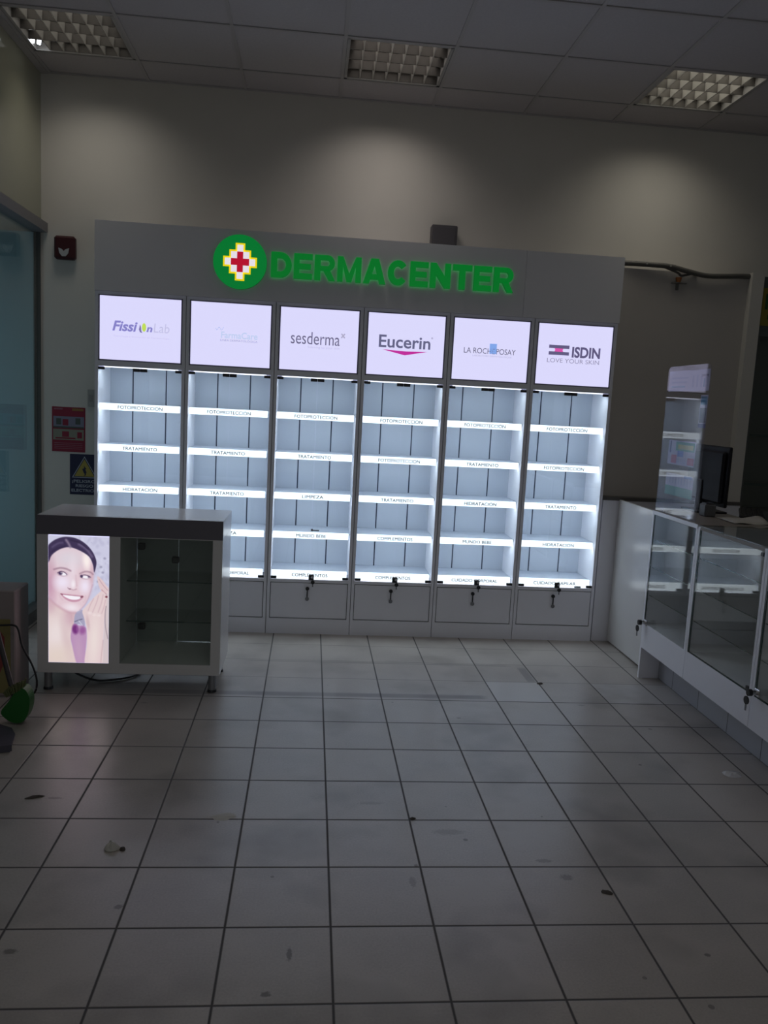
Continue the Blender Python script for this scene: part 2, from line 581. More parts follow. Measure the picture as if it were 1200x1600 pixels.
# ceiling boards on a tee grid, open where the lamps hang
GX = [0.255 + 0.663 * k for k in range(-1, 9)]
GY = [0.055 - 0.640 * k for k in range(0, 16)]
LAMP_CELLS = {(0, 0): 'left', (3, 0): 'middle', (6, 0): 'right'}
c = MB()
xs = [XL] + GX + [6.08]
ys = [YB] + GY
for i in range(len(xs) - 1):
    for j in range(len(ys) - 1):
        if j == 1 and (i - 1, 0) in LAMP_CELLS:
            continue
        c.box(xs[i], xs[i + 1], ys[j + 1], ys[j], ZC, ZC + 0.012, 0)
for x in GX:
    c.box(x - 0.011, x + 0.011, ys[-1], YB, ZC - 0.006, ZC + 0.002, 1)
for y in GY:
    c.box(XL, 6.08, y - 0.011, y + 0.011, ZC - 0.0065, ZC + 0.002, 1)
c.box(XL, 6.08, YB - 0.022, YB, ZC - 0.008, ZC, 1)
c.box(XL, XL + 0.05, -9, YB, ZC - 0.012, ZC, 1)
c.build('ceiling', [M['ceil'], M['tee']], loc=(0, 0, ZC), kind=S)

# partition right of the cabinets: low front with a dark ledge, upper panel, end post
p = MB()
p.box(3.615, 4.66, 0.10, 0.395, 1.06, 2.72, 0)
p.box(3.612, 4.66, 0.02, 0.395, 0.0, 1.06, 1)
p.build('wall_partition', [M['wall_grey'], M['lam']], kind=S)
MB().box(3.60, 4.66, 0.012, 0.11, 1.06, 1.085).build('trim_1', P('dark_ledge', (0.10, 0.095, 0.09), 0.5), kind=S)
MB().box(4.575, 4.665, 0.04, 0.11, 1.085, 2.74).build('trim_2', M['wall'], kind=S)
MB().box(3.773, 4.12, -3.6, -0.80, 0.0, 0.2).build('baseboard_right', M['tile_wall'], loc=(0, 0, 0), kind=S)

# ------------------------------------------------------------------ ceiling lamps
M['louver'] = P('louver_aluminium', (0.70, 0.68, 0.64), 0.30, 0.5)
M['louver_shaded'] = P('louver_cross_shaded', (0.16, 0.15, 0.14), 0.35, 0.4)  # dark floor mirrored in the cross blades is painted into their colour
M['reflector'] = P('lamp_reflector', (0.12, 0.11, 0.10), 0.35, 0.3)
M['lamp_frame'] = P('lamp_frame_paint', (0.40, 0.39, 0.38), 0.5)


def ceiling_light(cx, cell, label, power, color):
    x0 = cx - 0.318
    x1 = cx + 0.318
    y0, y1 = -0.573, 0.043
    t = thing('ceiling_light', label, 'ceiling lamp', (cx, -0.265, ZC), 'louvred lamps along the ceiling')
    f = MB()
    for a in ((x0, x1, y0, y0 + 0.018), (x0, x1, y1 - 0.018, y1), (x0, x0 + 0.018, y0, y1), (x1 - 0.018, x1, y0, y1)):
        f.box(*a, ZC - 0.004, ZC + 0.10)
    f.build('frame', M['lamp_frame'], t)
    r = MB()
    r.box(x0, x1, y0, y1, ZC + 0.10, ZC + 0.108)
    r.build('reflector', M['reflector'], t)
    ix0, ix1, iy0, iy1 = x0 + 0.018, x1 - 0.018, y0 + 0.018, y1 - 0.018
    l = MB()
    for k in range(1, 4):
        yy = iy0 + (iy1 - iy0) * k / 4
        l.box(ix0, ix1, yy - 0.0025, yy + 0.0025, ZC + 0.002, ZC + 0.054)
    l.box(ix0, ix1, iy1 - 0.002, iy1 - 0.0005, ZC + 0.002, ZC + 0.054)
    lo = l.build('louver', M['louver_shaded'], t)
    l = MB()
    for k in range(1, 7):
        xx = ix0 + (ix1 - ix0) * k / 7
        l.prism([(-0.0030, 0.0), (0.0030, 0.0), (0.006, 0.052), (-0.006, 0.052)], (xx, iy0, ZC + 0.001), EX, EZ, iy1 - iy0)
    l.build('louver_blade', M['louver'], lo)
    tb = MB()
    for k in range(4):
        yy = iy0 + (iy1 - iy0) * (k + 0.5) / 4
        tb.cyl((ix0 + 0.02, yy, ZC + 0.078), (ix1 - 0.02, yy, ZC + 0.078), 0.008, n=10)
    tb.build('lamp_tubes', P('lamp_tube', (0.7, 0.7, 0.68), 0.4), t)
    if cell == 0:
        # this lamp's tube ends show at the far left corner, lit
        g = MB()
        for gx, gy in ((cx - 0.292, -0.075), (cx - 0.258, -0.060)):
            g.cyl((gx, gy, ZC + 0.0005), (gx + 0.002, gy + 0.002, ZC + 0.030), 0.012, n=12)
        g.build('lit_tube_end', P('lit_tube', (0.8, 0.8, 0.8), 0.3, 0, (0.9, 0.95, 1.0), 6.0), t)
    area('louver_lamp', (cx, -0.265, ZC + 0.066), (0, 0, 0), 0.54, 0.52, (1.3 if cell == 6 else 0.55) * power, color, math.radians(128))
    # what the louvre throws sideways at the wall behind
    area('louver_lamp', (cx, -0.10, ZC - 0.058), (math.radians(16), 0, 0), 0.46, 0.24, 0.55 * power, color, math.radians(118))
    return t


ceiling_light(-0.076, 0, 'square louvred ceiling lamp nearest the left glass wall', 1.5, (1.0, 0.95, 0.86))
ceiling_light(1.912, 3, 'square louvred ceiling lamp above the middle of the lit cabinets', 2.0, (1.0, 0.92, 0.86))
ceiling_light(3.902, 6, 'square louvred ceiling lamp above the right counter', 1.3, (1.0, 0.95, 0.82))

# ------------------------------------------------------------------ lit display cabinets
PITCH = 0.60
ZS = (1.555, 1.276, 0.993, 0.714, 0.428)
FP, TR, HI, LI, MU, CO = 'FOTOPROTECCIÓN', 'TRATAMIENTO', 'HIDRATACIÓN', 'LIMPEZA', 'MUNDO BEBE', 'COMPLEMENTOS'
STRIPS = [
    (FP, TR, HI, None, None),
    (FP, TR, TR, LI, 'CUIDADO CORPORAL'),
    (FP, TR, LI, MU, CO),
    (FP, FP, TR, CO, CO),
    (FP, TR, HI, MU, 'CUIDADO CORPORAL'),
    (FP, FP, TR, HI, 'CUIDADO CAPILAR'),
]
CAB_LABELS = [
    'lit display cabinet at the far left, violet italic sign with green leaf dot',
    'lit display cabinet with a very pale blue sign, second from the left',
    'lit display cabinet whose sign has plain grey lowercase lettering and small cross mark',
    'lit display cabinet whose sign has grey lettering above a magenta triangle',
    'lit display cabinet whose sign has thin black lettering over a blue square',
    'lit display cabinet at the far right, sign with slate bars and pink square',
]
ink = {}


def INK(srgb, s=1.0):
    k = (srgb, s)
    if k not in ink:
        ink[k] = backlit('backlit_ink', srgb, s)
    return ink[k]


def logo(i, x0, x1, z0, z1, parent):
    W, H = x1 - x0, z1 - z0
    mats = []
    mb = MB()

    def mi(c):
        m = INK(c)
        if m not in mats:
            mats.append(m)
        return mats.index(m)

    def pt(u, v):
        return (x0 + u * W, -0.0015, z1 - v * H)

    def txt(s, u0, u1, v0, v1, col, bold=0.0, shear=0.0):
        mb.text(s, pt(u0, v1), EX, EZ, (u1 - u0) * W, (v1 - v0) * H, mi(col), bold, shear, 'l')

    def poly(pts, col):
        q = [((u) * W, -(v) * H) for u, v in pts]
        a = sum(q[k][0] * q[(k + 1) % len(q)][1] - q[(k + 1) % len(q)][0] * q[k][1] for k in range(len(q)))
        if a < 0:
            q = q[::-1]
        mb.prism(q, pt(0, 0), EX, EZ, 0.0, mi(col))

    def rect(u0, u1, v0, v1, col):
        poly([(u0, v0), (u1, v0), (u1, v1), (u0, v1)], col)

    def ell(cu, cv, ru, rv, col, a0=0, a1=2 * PI):
        poly([(cu + ru * math.cos(a0 + (a1 - a0) * k / 28), cv + rv * math.sin(a0 + (a1 - a0) * k / 28)) for k in range(28)], col)
    if i == 0:
        txt('Fissi', 0.155, 0.465, 0.385, 0.535, (132, 128, 196), 0.03, 0.25)
        poly([(0.495, 0.42), (0.482, 0.50), (0.495, 0.545), (0.525, 0.555), (0.512, 0.52), (0.508, 0.46)], (120, 112, 165))
        ell(0.545, 0.465, 0.026, 0.068, (190, 218, 90))
        txt('n', 0.575, 0.65, 0.425, 0.53, (132, 128, 196), 0.03, 0.2)
        txt('Lab', 0.665, 0.86, 0.39, 0.535, (192, 190, 220), 0.0, 0.1)
        txt('Tecnología e Innovación en Dermatología', 0.17, 0.86, 0.61, 0.635, (196, 190, 218))
    elif i == 1:
        for k in range(9):
            ell(0.31 + 0.012 * k, 0.41 + 0.02 * math.sin(k * 1.3), 0.006, 0.008, (180, 190, 226))
        txt('FarmaCare', 0.38, 0.84, 0.455, 0.555, (188, 202, 232), 0.02)
        txt('LINEA DERMATOLÓGICA', 0.37, 0.84, 0.575, 0.605, (152, 152, 182))
    elif i == 2:
        txt('sesderma', 0.137, 0.765, 0.375, 0.575, (106, 102, 132), 0.0)
        poly([(0.775, 0.38), (0.79, 0.37), (0.835, 0.44), (0.82, 0.45)], (168, 164, 190))
        poly([(0.82, 0.37), (0.835, 0.38), (0.79, 0.45), (0.775, 0.44)], (168, 164, 190))
        txt('listening to your skin', 0.36, 0.765, 0.60, 0.635, (186, 182, 208))
    elif i == 3:
        txt('Eucerin', 0.145, 0.82, 0.35, 0.545, (98, 98, 130), 0.018)
        poly([(0.19, 0.585), (0.50, 0.60), (0.785, 0.588), (0.49, 0.665)], (190, 44, 152))
        ell(0.838, 0.36, 0.012, 0.017, (178, 174, 200))
    elif i == 4:
        rect(0.48, 0.575, 0.39, 0.555, (128, 164, 230))
        txt('LA ROCHE', 0.14, 0.553, 0.47, 0.56, (92, 90, 112), 0.0)
        txt('POSAY', 0.572, 0.83, 0.47, 0.56, (92, 90, 112), 0.0)
        txt('LABORATOIRE DERMATOLOGIQUE', 0.26, 0.78, 0.585, 0.61, (172, 170, 194))
    else:
        rect(0.15, 0.425, 0.345, 0.40, (96, 90, 126))
        rect(0.15, 0.425, 0.455, 0.51, (96, 90, 126))
        poly([(0.225, 0.40), (0.345, 0.40), (0.335, 0.428), (0.345, 0.455), (0.225, 0.455), (0.235, 0.428)], (214, 84, 168))
        txt('ISDIN', 0.465, 0.85, 0.365, 0.53, (92, 86, 122), 0.035)
        txt('LOVE YOUR SKIN', 0.135, 0.845, 0.565, 0.635, (142, 138, 164))
    mb.build('logo', mats, parent)


def lock_with_key(parent, x, z, y, hang=0.06):
    """small black cam lock with a key dangling from it"""
    k = MB()
    k.box(x - 0.019, x + 0.019, y - 0.014, y, z - 0.004, z + 0.036, 0, 0.004)
    k.cyl((x + 0.006, y - 0.014, z + 0.02), (x + 0.006, y - 0.026, z + 0.02), 0.009, n=12, mi=1)
    lk = k.build('lock', [M['black'], M['steel']], parent)
    q = MB()
    q.cyl((x + 0.012, y - 0.022, z - 0.016), (x + 0.012, y - 0.027, z - 0.016), 0.014, n=14)
    q.box(x + 0.008, x + 0.016, y - 0.026, y - 0.022, z - 0.05, z - 0.016, 1)
    q.build('key', [M['black'], M['key']], lk)


def cabinet(i):
    X0, X1 = i * PITCH + 0.002, (i + 1) * PITCH - 0.002
    a, b = X0 + 0.021, X1 - 0.021
    xm = (X0 + X1) / 2
    t = thing('display_cabinet', CAB_LABELS[i], 'display cabinet', (xm, 0.19, 0), 'lit display cabinets along the back wall')
    c = MB()
    c.box(X0, a, 0.0, 0.38, 0.0, 2.318, 0)
    c.box(b, X1, 0.0, 0.38, 0.0, 2.318, 0)
    c.box(a, b, 0.0, 0.38, 2.298, 2.318, 0)
    c.box(a, b, 0.0, 0.36, 1.826, 1.862, 0)
    c.box(a, b, 0.004, 0.36, 0.376, 0.399, 0)
    c.box(a, b, 0.0, 0.36, 0.0, 0.112, 0)
    c.box(a, b, 0.012, 0.02, 0.112, 0.376, 1)      # dark reveal around the drawer
    c.build('carcass', [M['lam'], M['gap']], t)
    # lit sign
    s = MB()
    px0, px1, pz0, pz1 = i * PITCH + 0.0335, (i + 1) * PITCH - 0.0335, 1.871, 2.289
    s.box(px0, px1, 0.0, 0.05, pz0, pz1, 0)
    for q in ((a, px0, pz0, pz1), (px1, b, pz0, pz1), (a, b, 1.8625, pz0), (a, b, pz1, 2.2975)):
        s.box(q[0] + 0.0005, q[1] - 0.0005 if q[1] == b else q[1], 0.003, 0.055, q[2], q[3], 1)
    sg = s.build('light_box', [M['panel'], M['frame']], t)
    logo(i, px0, px1, pz0, pz1, sg)
    # back board of three planks
    bb = MB()
    bb.box(a, b, 0.345, 0.36, 0.399, 1.826, 1)
    g1, g2 = xm - 0.117, xm + 0.117
    for q in ((a, g1 - 0.0048), (g1 + 0.0048, g2 - 0.0048), (g2 + 0.0048, b)):
        bb.box(q[0], q[1], 0.338, 0.346, 0.399, 1.826, 0)
    bb.build('back_board', [M['back'], M['groove']], t)
    # top led
    MB().box(a + 0.03, b - 0.03, 0.035, 0.05, 1.819, 1.8255).build('led_strip', M['led'], t)
    area('cabinet_led', (xm, 0.045, 1.806), (math.radians(22), 0, 0), 0.50, 0.012, LED_TOP, LED_COL)
    for k, z in enumerate(ZS):
        sh = MB()
        d = 0.0 if k < 4 else 0.0
        sh.box(a + 0.001, b - 0.001, 0.045, 0.337, z + 0.006, z + 0.022, 0)
        so = sh.build('shelf', M['back'], t)
        st = MB()
        zb, zt = (z - 0.023, z + 0.023) if k < 4 else (z - 0.028, z + 0.030)
        st.box(a + 0.004, b - 0.012, 0.024, 0.044, zb, zt, 0, 0.003)
        s_ = STRIPS[i][k]
        bold = (i == 4 and k == 2)
        if s_:
            ex_ = 0.0009 if bold else 0.0006
            for kx, kz in ((-1, -1), (1, -1), (-1, 1), (1, 1)):     # thickened by overlapping strokes
                st.text(s_, (xm + kx * ex_ + (0.005 if s_ == HI else 0.0), 0.0235 - 0.00005 * (kx + 2 * kz), z - 0.012 + kz * 0.0004), EX, EZ, len(s_) * 0.0212, 0.0222, 2 if bold else 1)
        st.build('label_strip', [M['strip'], M['strip_text'], M['strip_text_bold']], so)
        if k < 4:
            area('cabinet_led', (xm, 0.056, z - 0.004), (math.radians(22), 0, 0), 0.50, 0.012, LED_SHELF, LED_COL)
    # two glass doors on pivot hinges
    for sd in (-1, 1):
        xa, xb = (a + 0.001, xm - 0.001) if sd < 0 else (xm + 0.001, b - 0.001)
        d = MB()
        d.box(xa, xb, 0.003, 0.008, 0.402, 1.815, 0)
        do = d.build('glass_door', M['glass'], t)
        xh = xa if sd < 0 else xb
        for zz in (0.402, 1.802):
            h = MB().box(min(xh, xh - sd * 0.042), max(xh, xh - sd * 0.042), -0.002, 0.013, zz, zz + 0.018, 0, 0.002)
            h.build('hinge', M['black'], do)
        xc = xb if sd < 0 else xa
        MB().box(min(xc, xc + sd * 0.046) , max(xc, xc + sd * 0.046), -0.002, 0.014, 1.797, 1.819, 0, 0.002).build('catch', M['black'], do)
        if sd > 0:
            lock_with_key(do, xm + 0.012, 0.402, 0.003)
    dr = MB().box(i * PITCH + 0.0275, (i + 1) * PITCH - 0.0275, 0.0, 0.011, 0.1175, 0.3715, 0, 0.002)
    dro = dr.build('drawer', M['lam'], t)
    kk = MB()
    kk.cyl((xm - 0.012, 0.0, 0.335), (xm - 0.012, -0.012, 0.335), 0.013, n=16, mi=0)
    kk.box(xm - 0.016, xm - 0.008, -0.016, -0.011, 0.275, 0.325, 0)
    kk.cyl((xm - 0.012, -0.014, 0.262), (xm - 0.012, -0.018, 0.262), 0.014, n=14, mi=1)
    kk.build('drawer_lock', [M['black'], M['key']], dro)
    return t


LED_COL = (0.82, 0.89, 1.0)
LED_TOP, LED_SHELF = 0.75, 0.85
for i in range(6):
    cabinet(i)

# small things left on the shelves
MB().box(1.500, 1.556, 0.10, 0.112, 0.736, 0.744, 0, 0.003).box(1.496, 1.512, 0.095, 0.117, 0.736, 0.750, 0, 0.003).build(
    'metal_clip', M['black'], label='small dark metal clip lying on the fourth shelf of the third cabinet', cat='clip')
MB().box(3.449, 3.497, 0.0105, 0.0225, 0.3995, 0.412, 0, 0.002).build(
    'spare_hinge', P('grey_tag', (0.3, 0.3, 0.33), 0.5), label='small loose grey hinge piece at the bottom of the far right cabinet', cat='hinge')

# ------------------------------------------------------------------ fascia and sign
fb = MB()
fb.box(0.0, 2.905, -0.010, 0.012, 2.320, 2.770, 0)
fb.box(2.9065, 3.604, -0.010, 0.012, 2.320, 2.770, 0)
fb.box(0.0, 0.018, 0.012, 0.38, 2.320, 2.770, 0)
fb.box(3.586, 3.604, 0.012, 0.38, 2.320, 2.770, 0)
fb.box(0.018, 3.586, 0.012, 0.38, 2.75, 2.765, 0)
fb.build('fascia_board', M['fascia'], label='long grey fascia board running above the six lit cabinets', cat='fascia board')

sign = thing('illuminated_sign', 'green illuminated sign of round cross emblem and raised capital letters on the fascia', 'sign', (1.8, -0.02, 2.47))
d = MB()
CX, CZ, CR = 0.953, 2.557, 0.177
circ = [(CR * math.cos(2 * PI * k / 64), CR * math.sin(2 * PI * k / 64)) for k in range(64)]
d.prism(circ, (CX, -0.045, CZ), EX, EZ, 0.024, 0, 1, 2)
dk = d.build('logo_disc', [M['disc_green'], M['sign_edge'], M['disc_back']], sign)
cr = MB()
q = 0.0400
zq = 0.0440
cells = {(2, 0), (1, 1), (2, 1), (3, 1), (0, 2), (1, 2), (2, 2), (3, 2), (4, 2), (1, 3), (2, 3), (3, 3), (2, 4)}
red = {(2, 1), (1, 2), (2, 2), (3, 2), (2, 3)}
for (cx_, cy_) in sorted(cells):
    x = CX + (cx_ - 2.5) * q
    z = CZ + (2.5 - cy_) * zq
    bx, bz = 0.0115, 0.0115
    cr.box(x - bx, x + q + bx, -0.0475, -0.045, z - zq - bz, z + bz, 0)
    cr.box(x, x + q, -0.0492, -0.0476, z - zq, z, 2 if (cx_, cy_) in red else 1)
cr.build('cross_emblem', [M['yellow_lit'], M['white_lit'], M['red_lit']], dk)

# block letters: outlines on a 10 x 10 field, counters cut by drawing the letter from bars


def arc(cx, cy, rx, ry, a0, a1, n=12):
    return [(cx + rx * math.cos(math.radians(a0 + (a1 - a0) * k / n)), cy + ry * math.sin(math.radians(a0 + (a1 - a0) * k / n))) for k in range(n + 1)]


def letter_quads(ch):
    """list of (convex-ish) polygons making the glyph in a 0..1 box"""
    t = 0.30
    if ch == 'E':
        return [[(0, 0), (t, 0), (t, 1), (0, 1)], [(t, 0), (1, 0), (1, .23), (t, .23)], [(t, .39), (.92, .39), (.92, .61), (t, .61)], [(t, .77), (1, .77), (1, 1), (t, 1)]]
    if ch == 'T':
        return [[(0, .76), (1, .76), (1, 1), (0, 1)], [(.34, 0), (.66, 0), (.66, .76), (.34, .76)]]
    if ch == 'N':
        return [[(0, 0), (.28, 0), (.28, 1), (0, 1)], [(.72, 0), (1, 0), (1, 1), (.72, 1)], [(.28, 1), (.28, .52), (.72, 0), (.72, .48)]]
    if ch == 'M':
        return [[(0, 0), (.23, 0), (.23, 1), (0, 1)], [(.77, 0), (1, 0), (1, 1), (.77, 1)], [(.23, 1), (.23, .62), (.40, 0), (.5, 0), (.5, .34)], [(.77, 1), (.5, .34), (.5, 0), (.60, 0), (.77, .62)]]
    if ch == 'A':
        return [[(0, 0), (.27, 0), (.5, .72), (.5, 1), (.33, 1)], [(1, 0), (.67, 1), (.5, 1), (.5, .72), (.73, 0)], [(.30, .17), (.70, .17), (.63, .38), (.37, .38)]]
    out = []
    if ch == 'D':
        o, n_ = arc(.45, .5, .55, .5, -90, 90), arc(.45, .5, .27, .26, -90, 90)
        out.append([(0, 0), (.29, 0), (.29, 1), (0, 1)])
        out += [[(.29, 0), (.45, 0), (.45, .24), (.29, .24)], [(.29, .76), (.45, .76), (.45, 1), (.29, 1)]]
        for k in range(12):
            out.append([n_[k], o[k], o[k + 1], n_[k + 1]])
        return out
    if ch == 'R':
        out.append([(0, 0), (.29, 0), (.29, 1), (0, 1)])
        out += [[(.29, .38), (.62, .38), (.62, .57), (.29, .57)], [(.29, .80), (.62, .80), (.62, 1), (.29, 1)]]
        o, n_ = arc(.62, .69, .35, .31, -90, 90), arc(.62, .685, .10, .115, -90, 90)
        for k in range(12):
            out.append([n_[k], o[k], o[k + 1], n_[k + 1]])
        out.append([(.42, .39), (.70, 0), (1, 0), (.74, .42), (.60, .42)])
        return out
    if ch == 'C':
        o, n_ = arc(.5, .5, .5, .5, 38, 322, 28), arc(.5, .5, .21, .255, 38, 322, 28)
        for k in range(28):
            out.append([o[k], o[k + 1], n_[k + 1], n_[k]])
        return out


word = 'DERMACENTER'
wid = {'D': 1.03, 'E': 0.93, 'R': 1.05, 'M': 1.2, 'A': 1.15, 'C': 1.03, 'N': 1.05, 'T': 1.0}
tot = sum(wid[ch] for ch in word)
GAPL = 0.014
LX0, LX1 = 1.158, 2.818
unit = (LX1 - LX0 - GAPL * (len(word) - 1)) / tot
x = LX0
for ch in word:
    wd = wid[ch] * unit
    h0 = 0.166
    mb = MB()
    zb0 = 2.4745
    for pl in letter_quads(ch):
        q_ = [(px * wd, pz * h0) for px, pz in pl]
        ar = sum(q_[k][0] * q_[(k + 1) % len(q_)][1] - q_[(k + 1) % len(q_)][0] * q_[k][1] for k in range(len(q_)))
        if ar < 0:
            q_ = q_[::-1]
        mb.prism(q_, (x, -0.040, zb0), EX, EZ, 0.020, 0, 1, 2)
    mb.build('letter', [M['sign_green'], M['sign_edge'], M['sign_halo']], sign)
    x += wd + GAPL

# ------------------------------------------------------------------ things on the back wall
def on_wall(x0, x1, z0, z1, thick=0.002):
    return MB().box(x0, x1, YB - thick, YB - 0.0003, z0, z1, 0)


al = thing('fire_alarm', 'dark red fire alarm strobe box on the wall left of the fascia', 'fire alarm', (-0.298, YB, 2.555))
MB().box(-0.370, -0.226, YB - 0.055, YB - 0.0005, 2.556, 2.716, 0, 0.014).build('housing', P('alarm_red', (0.05, 0.006, 0.009), 0.4), al)
ln = MB()
ln.prism([(-0.036, 0.034), (-0.030, 0.0), (-0.012, -0.022), (0.012, -0.022), (0.030, 0.0), (0.036, 0.034), (0.012, 0.026), (0.0, 0.012), (-0.012, 0.026)][::1], (-0.300, YB - 0.062, 2.597), EX, EZ, 0.008)
ln.build('strobe_lens', P('clear_lens', (0.45, 0.45, 0.46), 0.15), al)

ps = on_wall(-0.400, -0.166, 1.204, 1.528)
yf = YB - 0.0026


def wall_rect(mb, x0, x1, z0, z1, mi, lift=0.0):
    mb.box(x0, x1, yf - 0.0004 - lift, yf - lift, z0, z1, mi)


PR = [P('poster_red', (0.26, 0.018, 0.045), 0.5), P('poster_photo', (0.22, 0.22, 0.30), 0.5), P('poster_pale', (0.27, 0.27, 0.21), 0.5),
      P('poster_dark', (0.08, 0.10, 0.09), 0.5), P('poster_orange', (0.30, 0.16, 0.05), 0.5), P('poster_pink', (0.32, 0.12, 0.16), 0.5)]
wall_rect(ps, -0.258, -0.178, 1.503, 1.520, 4)
wall_rect(ps, -0.385, -0.325, 1.508, 1.518, 5)
wall_rect(ps, -0.390, -0.174, 1.378, 1.460, 1)
wall_rect(ps, -0.392, -0.176, 1.290, 1.368, 2)
wall_rect(ps, -0.390, -0.176, 1.377, 1.388, 3, 0.0005)
for dx, dz in ((-0.37, 1.40), (-0.235, 1.405)):
    wall_rect(ps, dx, dx + 0.035, dz, dz + 0.045, 3, 0.0005)
wall_rect(ps, -0.325, -0.285, 1.395, 1.44, 0, 0.0005)
wall_rect(ps, -0.328, -0.28, 1.312, 1.352, 0, 0.0005)
wall_rect(ps, -0.222, -0.188, 1.305, 1.35, 0, 0.0005)
wall_rect(ps, -0.375, -0.235, 1.298, 1.308, 0, 0.0005)
for k in range(4):
    wall_rect(ps, -0.385, -0.185, 1.226 + 0.013 * k, 1.230 + 0.013 * k, 5)
ps.build('safety_poster', PR, label='red safety poster with two picture rows on the wall', cat='poster')

wn = on_wall(-0.274, -0.066, 0.894, 1.191)
tcx = -0.170


def tri(mb, cx, zb, w_, h_, lift, mi_):
    mb.prism([(-w_ / 2, 0), (w_ / 2, 0), (0, h_)], (cx, yf - lift, zb), EX, EZ, 0.0004, mi_)


tri(wn, tcx, 1.018, 0.178, 0.158, 0.0004, 1)
tri(wn, tcx, 1.024, 0.160, 0.142, 0.0009, 0)
tri(wn, tcx, 1.029, 0.142, 0.126, 0.0014, 2)
wn.prism([(-0.006, 0.030), (0.014, 0.034), (0.004, 0.060), (0.012, 0.062), (-0.006, 0.086), (-0.004, 0.066), (-0.018, 0.062)][::1], (tcx + 0.002, yf - 0.0019, 1.022), EX, EZ, 0.0004, 0)
wn.prism([(-0.008, 0.006), (0.008, 0.014), (0.010, 0.034), (-0.004, 0.032), (0.0, 0.018)], (tcx + 0.002, yf - 0.0019, 1.024), EX, EZ, 0.0004, 0)
for s_, z_, w_ in (('¡PELIGRO!', 0.982, 0.175), ('RIESGO', 0.949, 0.125), ('ELECTRICO', 0.915, 0.185)):
    wn.text(s_, (tcx, yf - 0.0004, z_), EX, EZ, w_, 0.020, 1, 0.02)
wn.build('warning_sign', [P('navy_sign', (0.018, 0.022, 0.065), 0.4), P('sign_white', (0.42, 0.45, 0.52), 0.5), P('sign_yellow', (0.42, 0.33, 0.07), 0.5)],
         label='navy electrical hazard sign with a yellow triangle beside the cabinets', cat='warning sign')

sw = on_wall(-0.148, -0.100, 1.538, 1.662, 0.010)
sw.box(-0.136, -0.112, YB - 0.014, YB - 0.010, 1.575, 1.625, 1, 0.002)
sw.build('wall_switch', [P('switch_plate', (0.38, 0.37, 0.35), 0.4), P('switch_key', (0.30, 0.29, 0.28), 0.4)], label='narrow grey switch plate on the wall beside the leftmost cabinet', cat='switch')

bx = MB().box(2.276, 2.462, 0.30, YB - 0.0005, 2.775, 2.966, 0, 0.006)
bx.box(2.290, 2.448, 0.296, 0.301, 2.790, 2.952, 0, 0.003)
bx.build('junction_box', P('dark_grey_box', (0.085, 0.080, 0.090), 0.5), label='dark grey box fixed to the wall just above the fascia', cat='box')

cb = MB()
cb.tube([(3.612, 0.105, 2.753), (3.70, 0.09, 2.752), (3.85, 0.075, 2.75), (3.975, 0.07, 2.745), (4.10, 0.07, 2.722), (4.24, 0.07, 2.700), (4.38, 0.07, 2.705), (4.52, 0.08, 2.716), (4.66, 0.10, 2.722)], 0.018, 12)
cb.tube([(3.93, 0.085, 2.742), (4.03, 0.08, 2.71), (4.06, 0.08, 2.690), (4.10, 0.085, 2.698), (4.18, 0.09, 2.72)], 0.008, 8)
for xx, zz in ((3.79, 2.751), (3.965, 2.745)):
    cb.box(xx - 0.006, xx + 0.006, 0.050, 0.054, zz - 0.004, zz + 0.008, 1)
cb.build('cable_bundle', [P('grey_conduit', (0.10, 0.095, 0.085), 0.5), P('cable_tag', (0.4, 0.39, 0.36), 0.5)], label='thick grey cable bundle running from the fascia over the partition top', cat='cable')
oc = MB()
oc.cyl((4.045, 0.080, 2.676), (4.045, 0.080, 2.642), 0.022, 0.014, n=16, mi=0)
oc.box(4.000, 4.105, 0.070, 0.0995, 2.634, 2.642, 1)
oc.box(4.035, 4.055, 0.090, 0.0995, 2.59, 2.634, 1)
oc.build('orange_fitting', [P('orange_plastic', (0.38, 0.13, 0.03), 0.5), P('bracket_grey', (0.14, 0.13, 0.12), 0.5)], label='small orange fitting on a bracket under the cable bundle', cat='fitting')

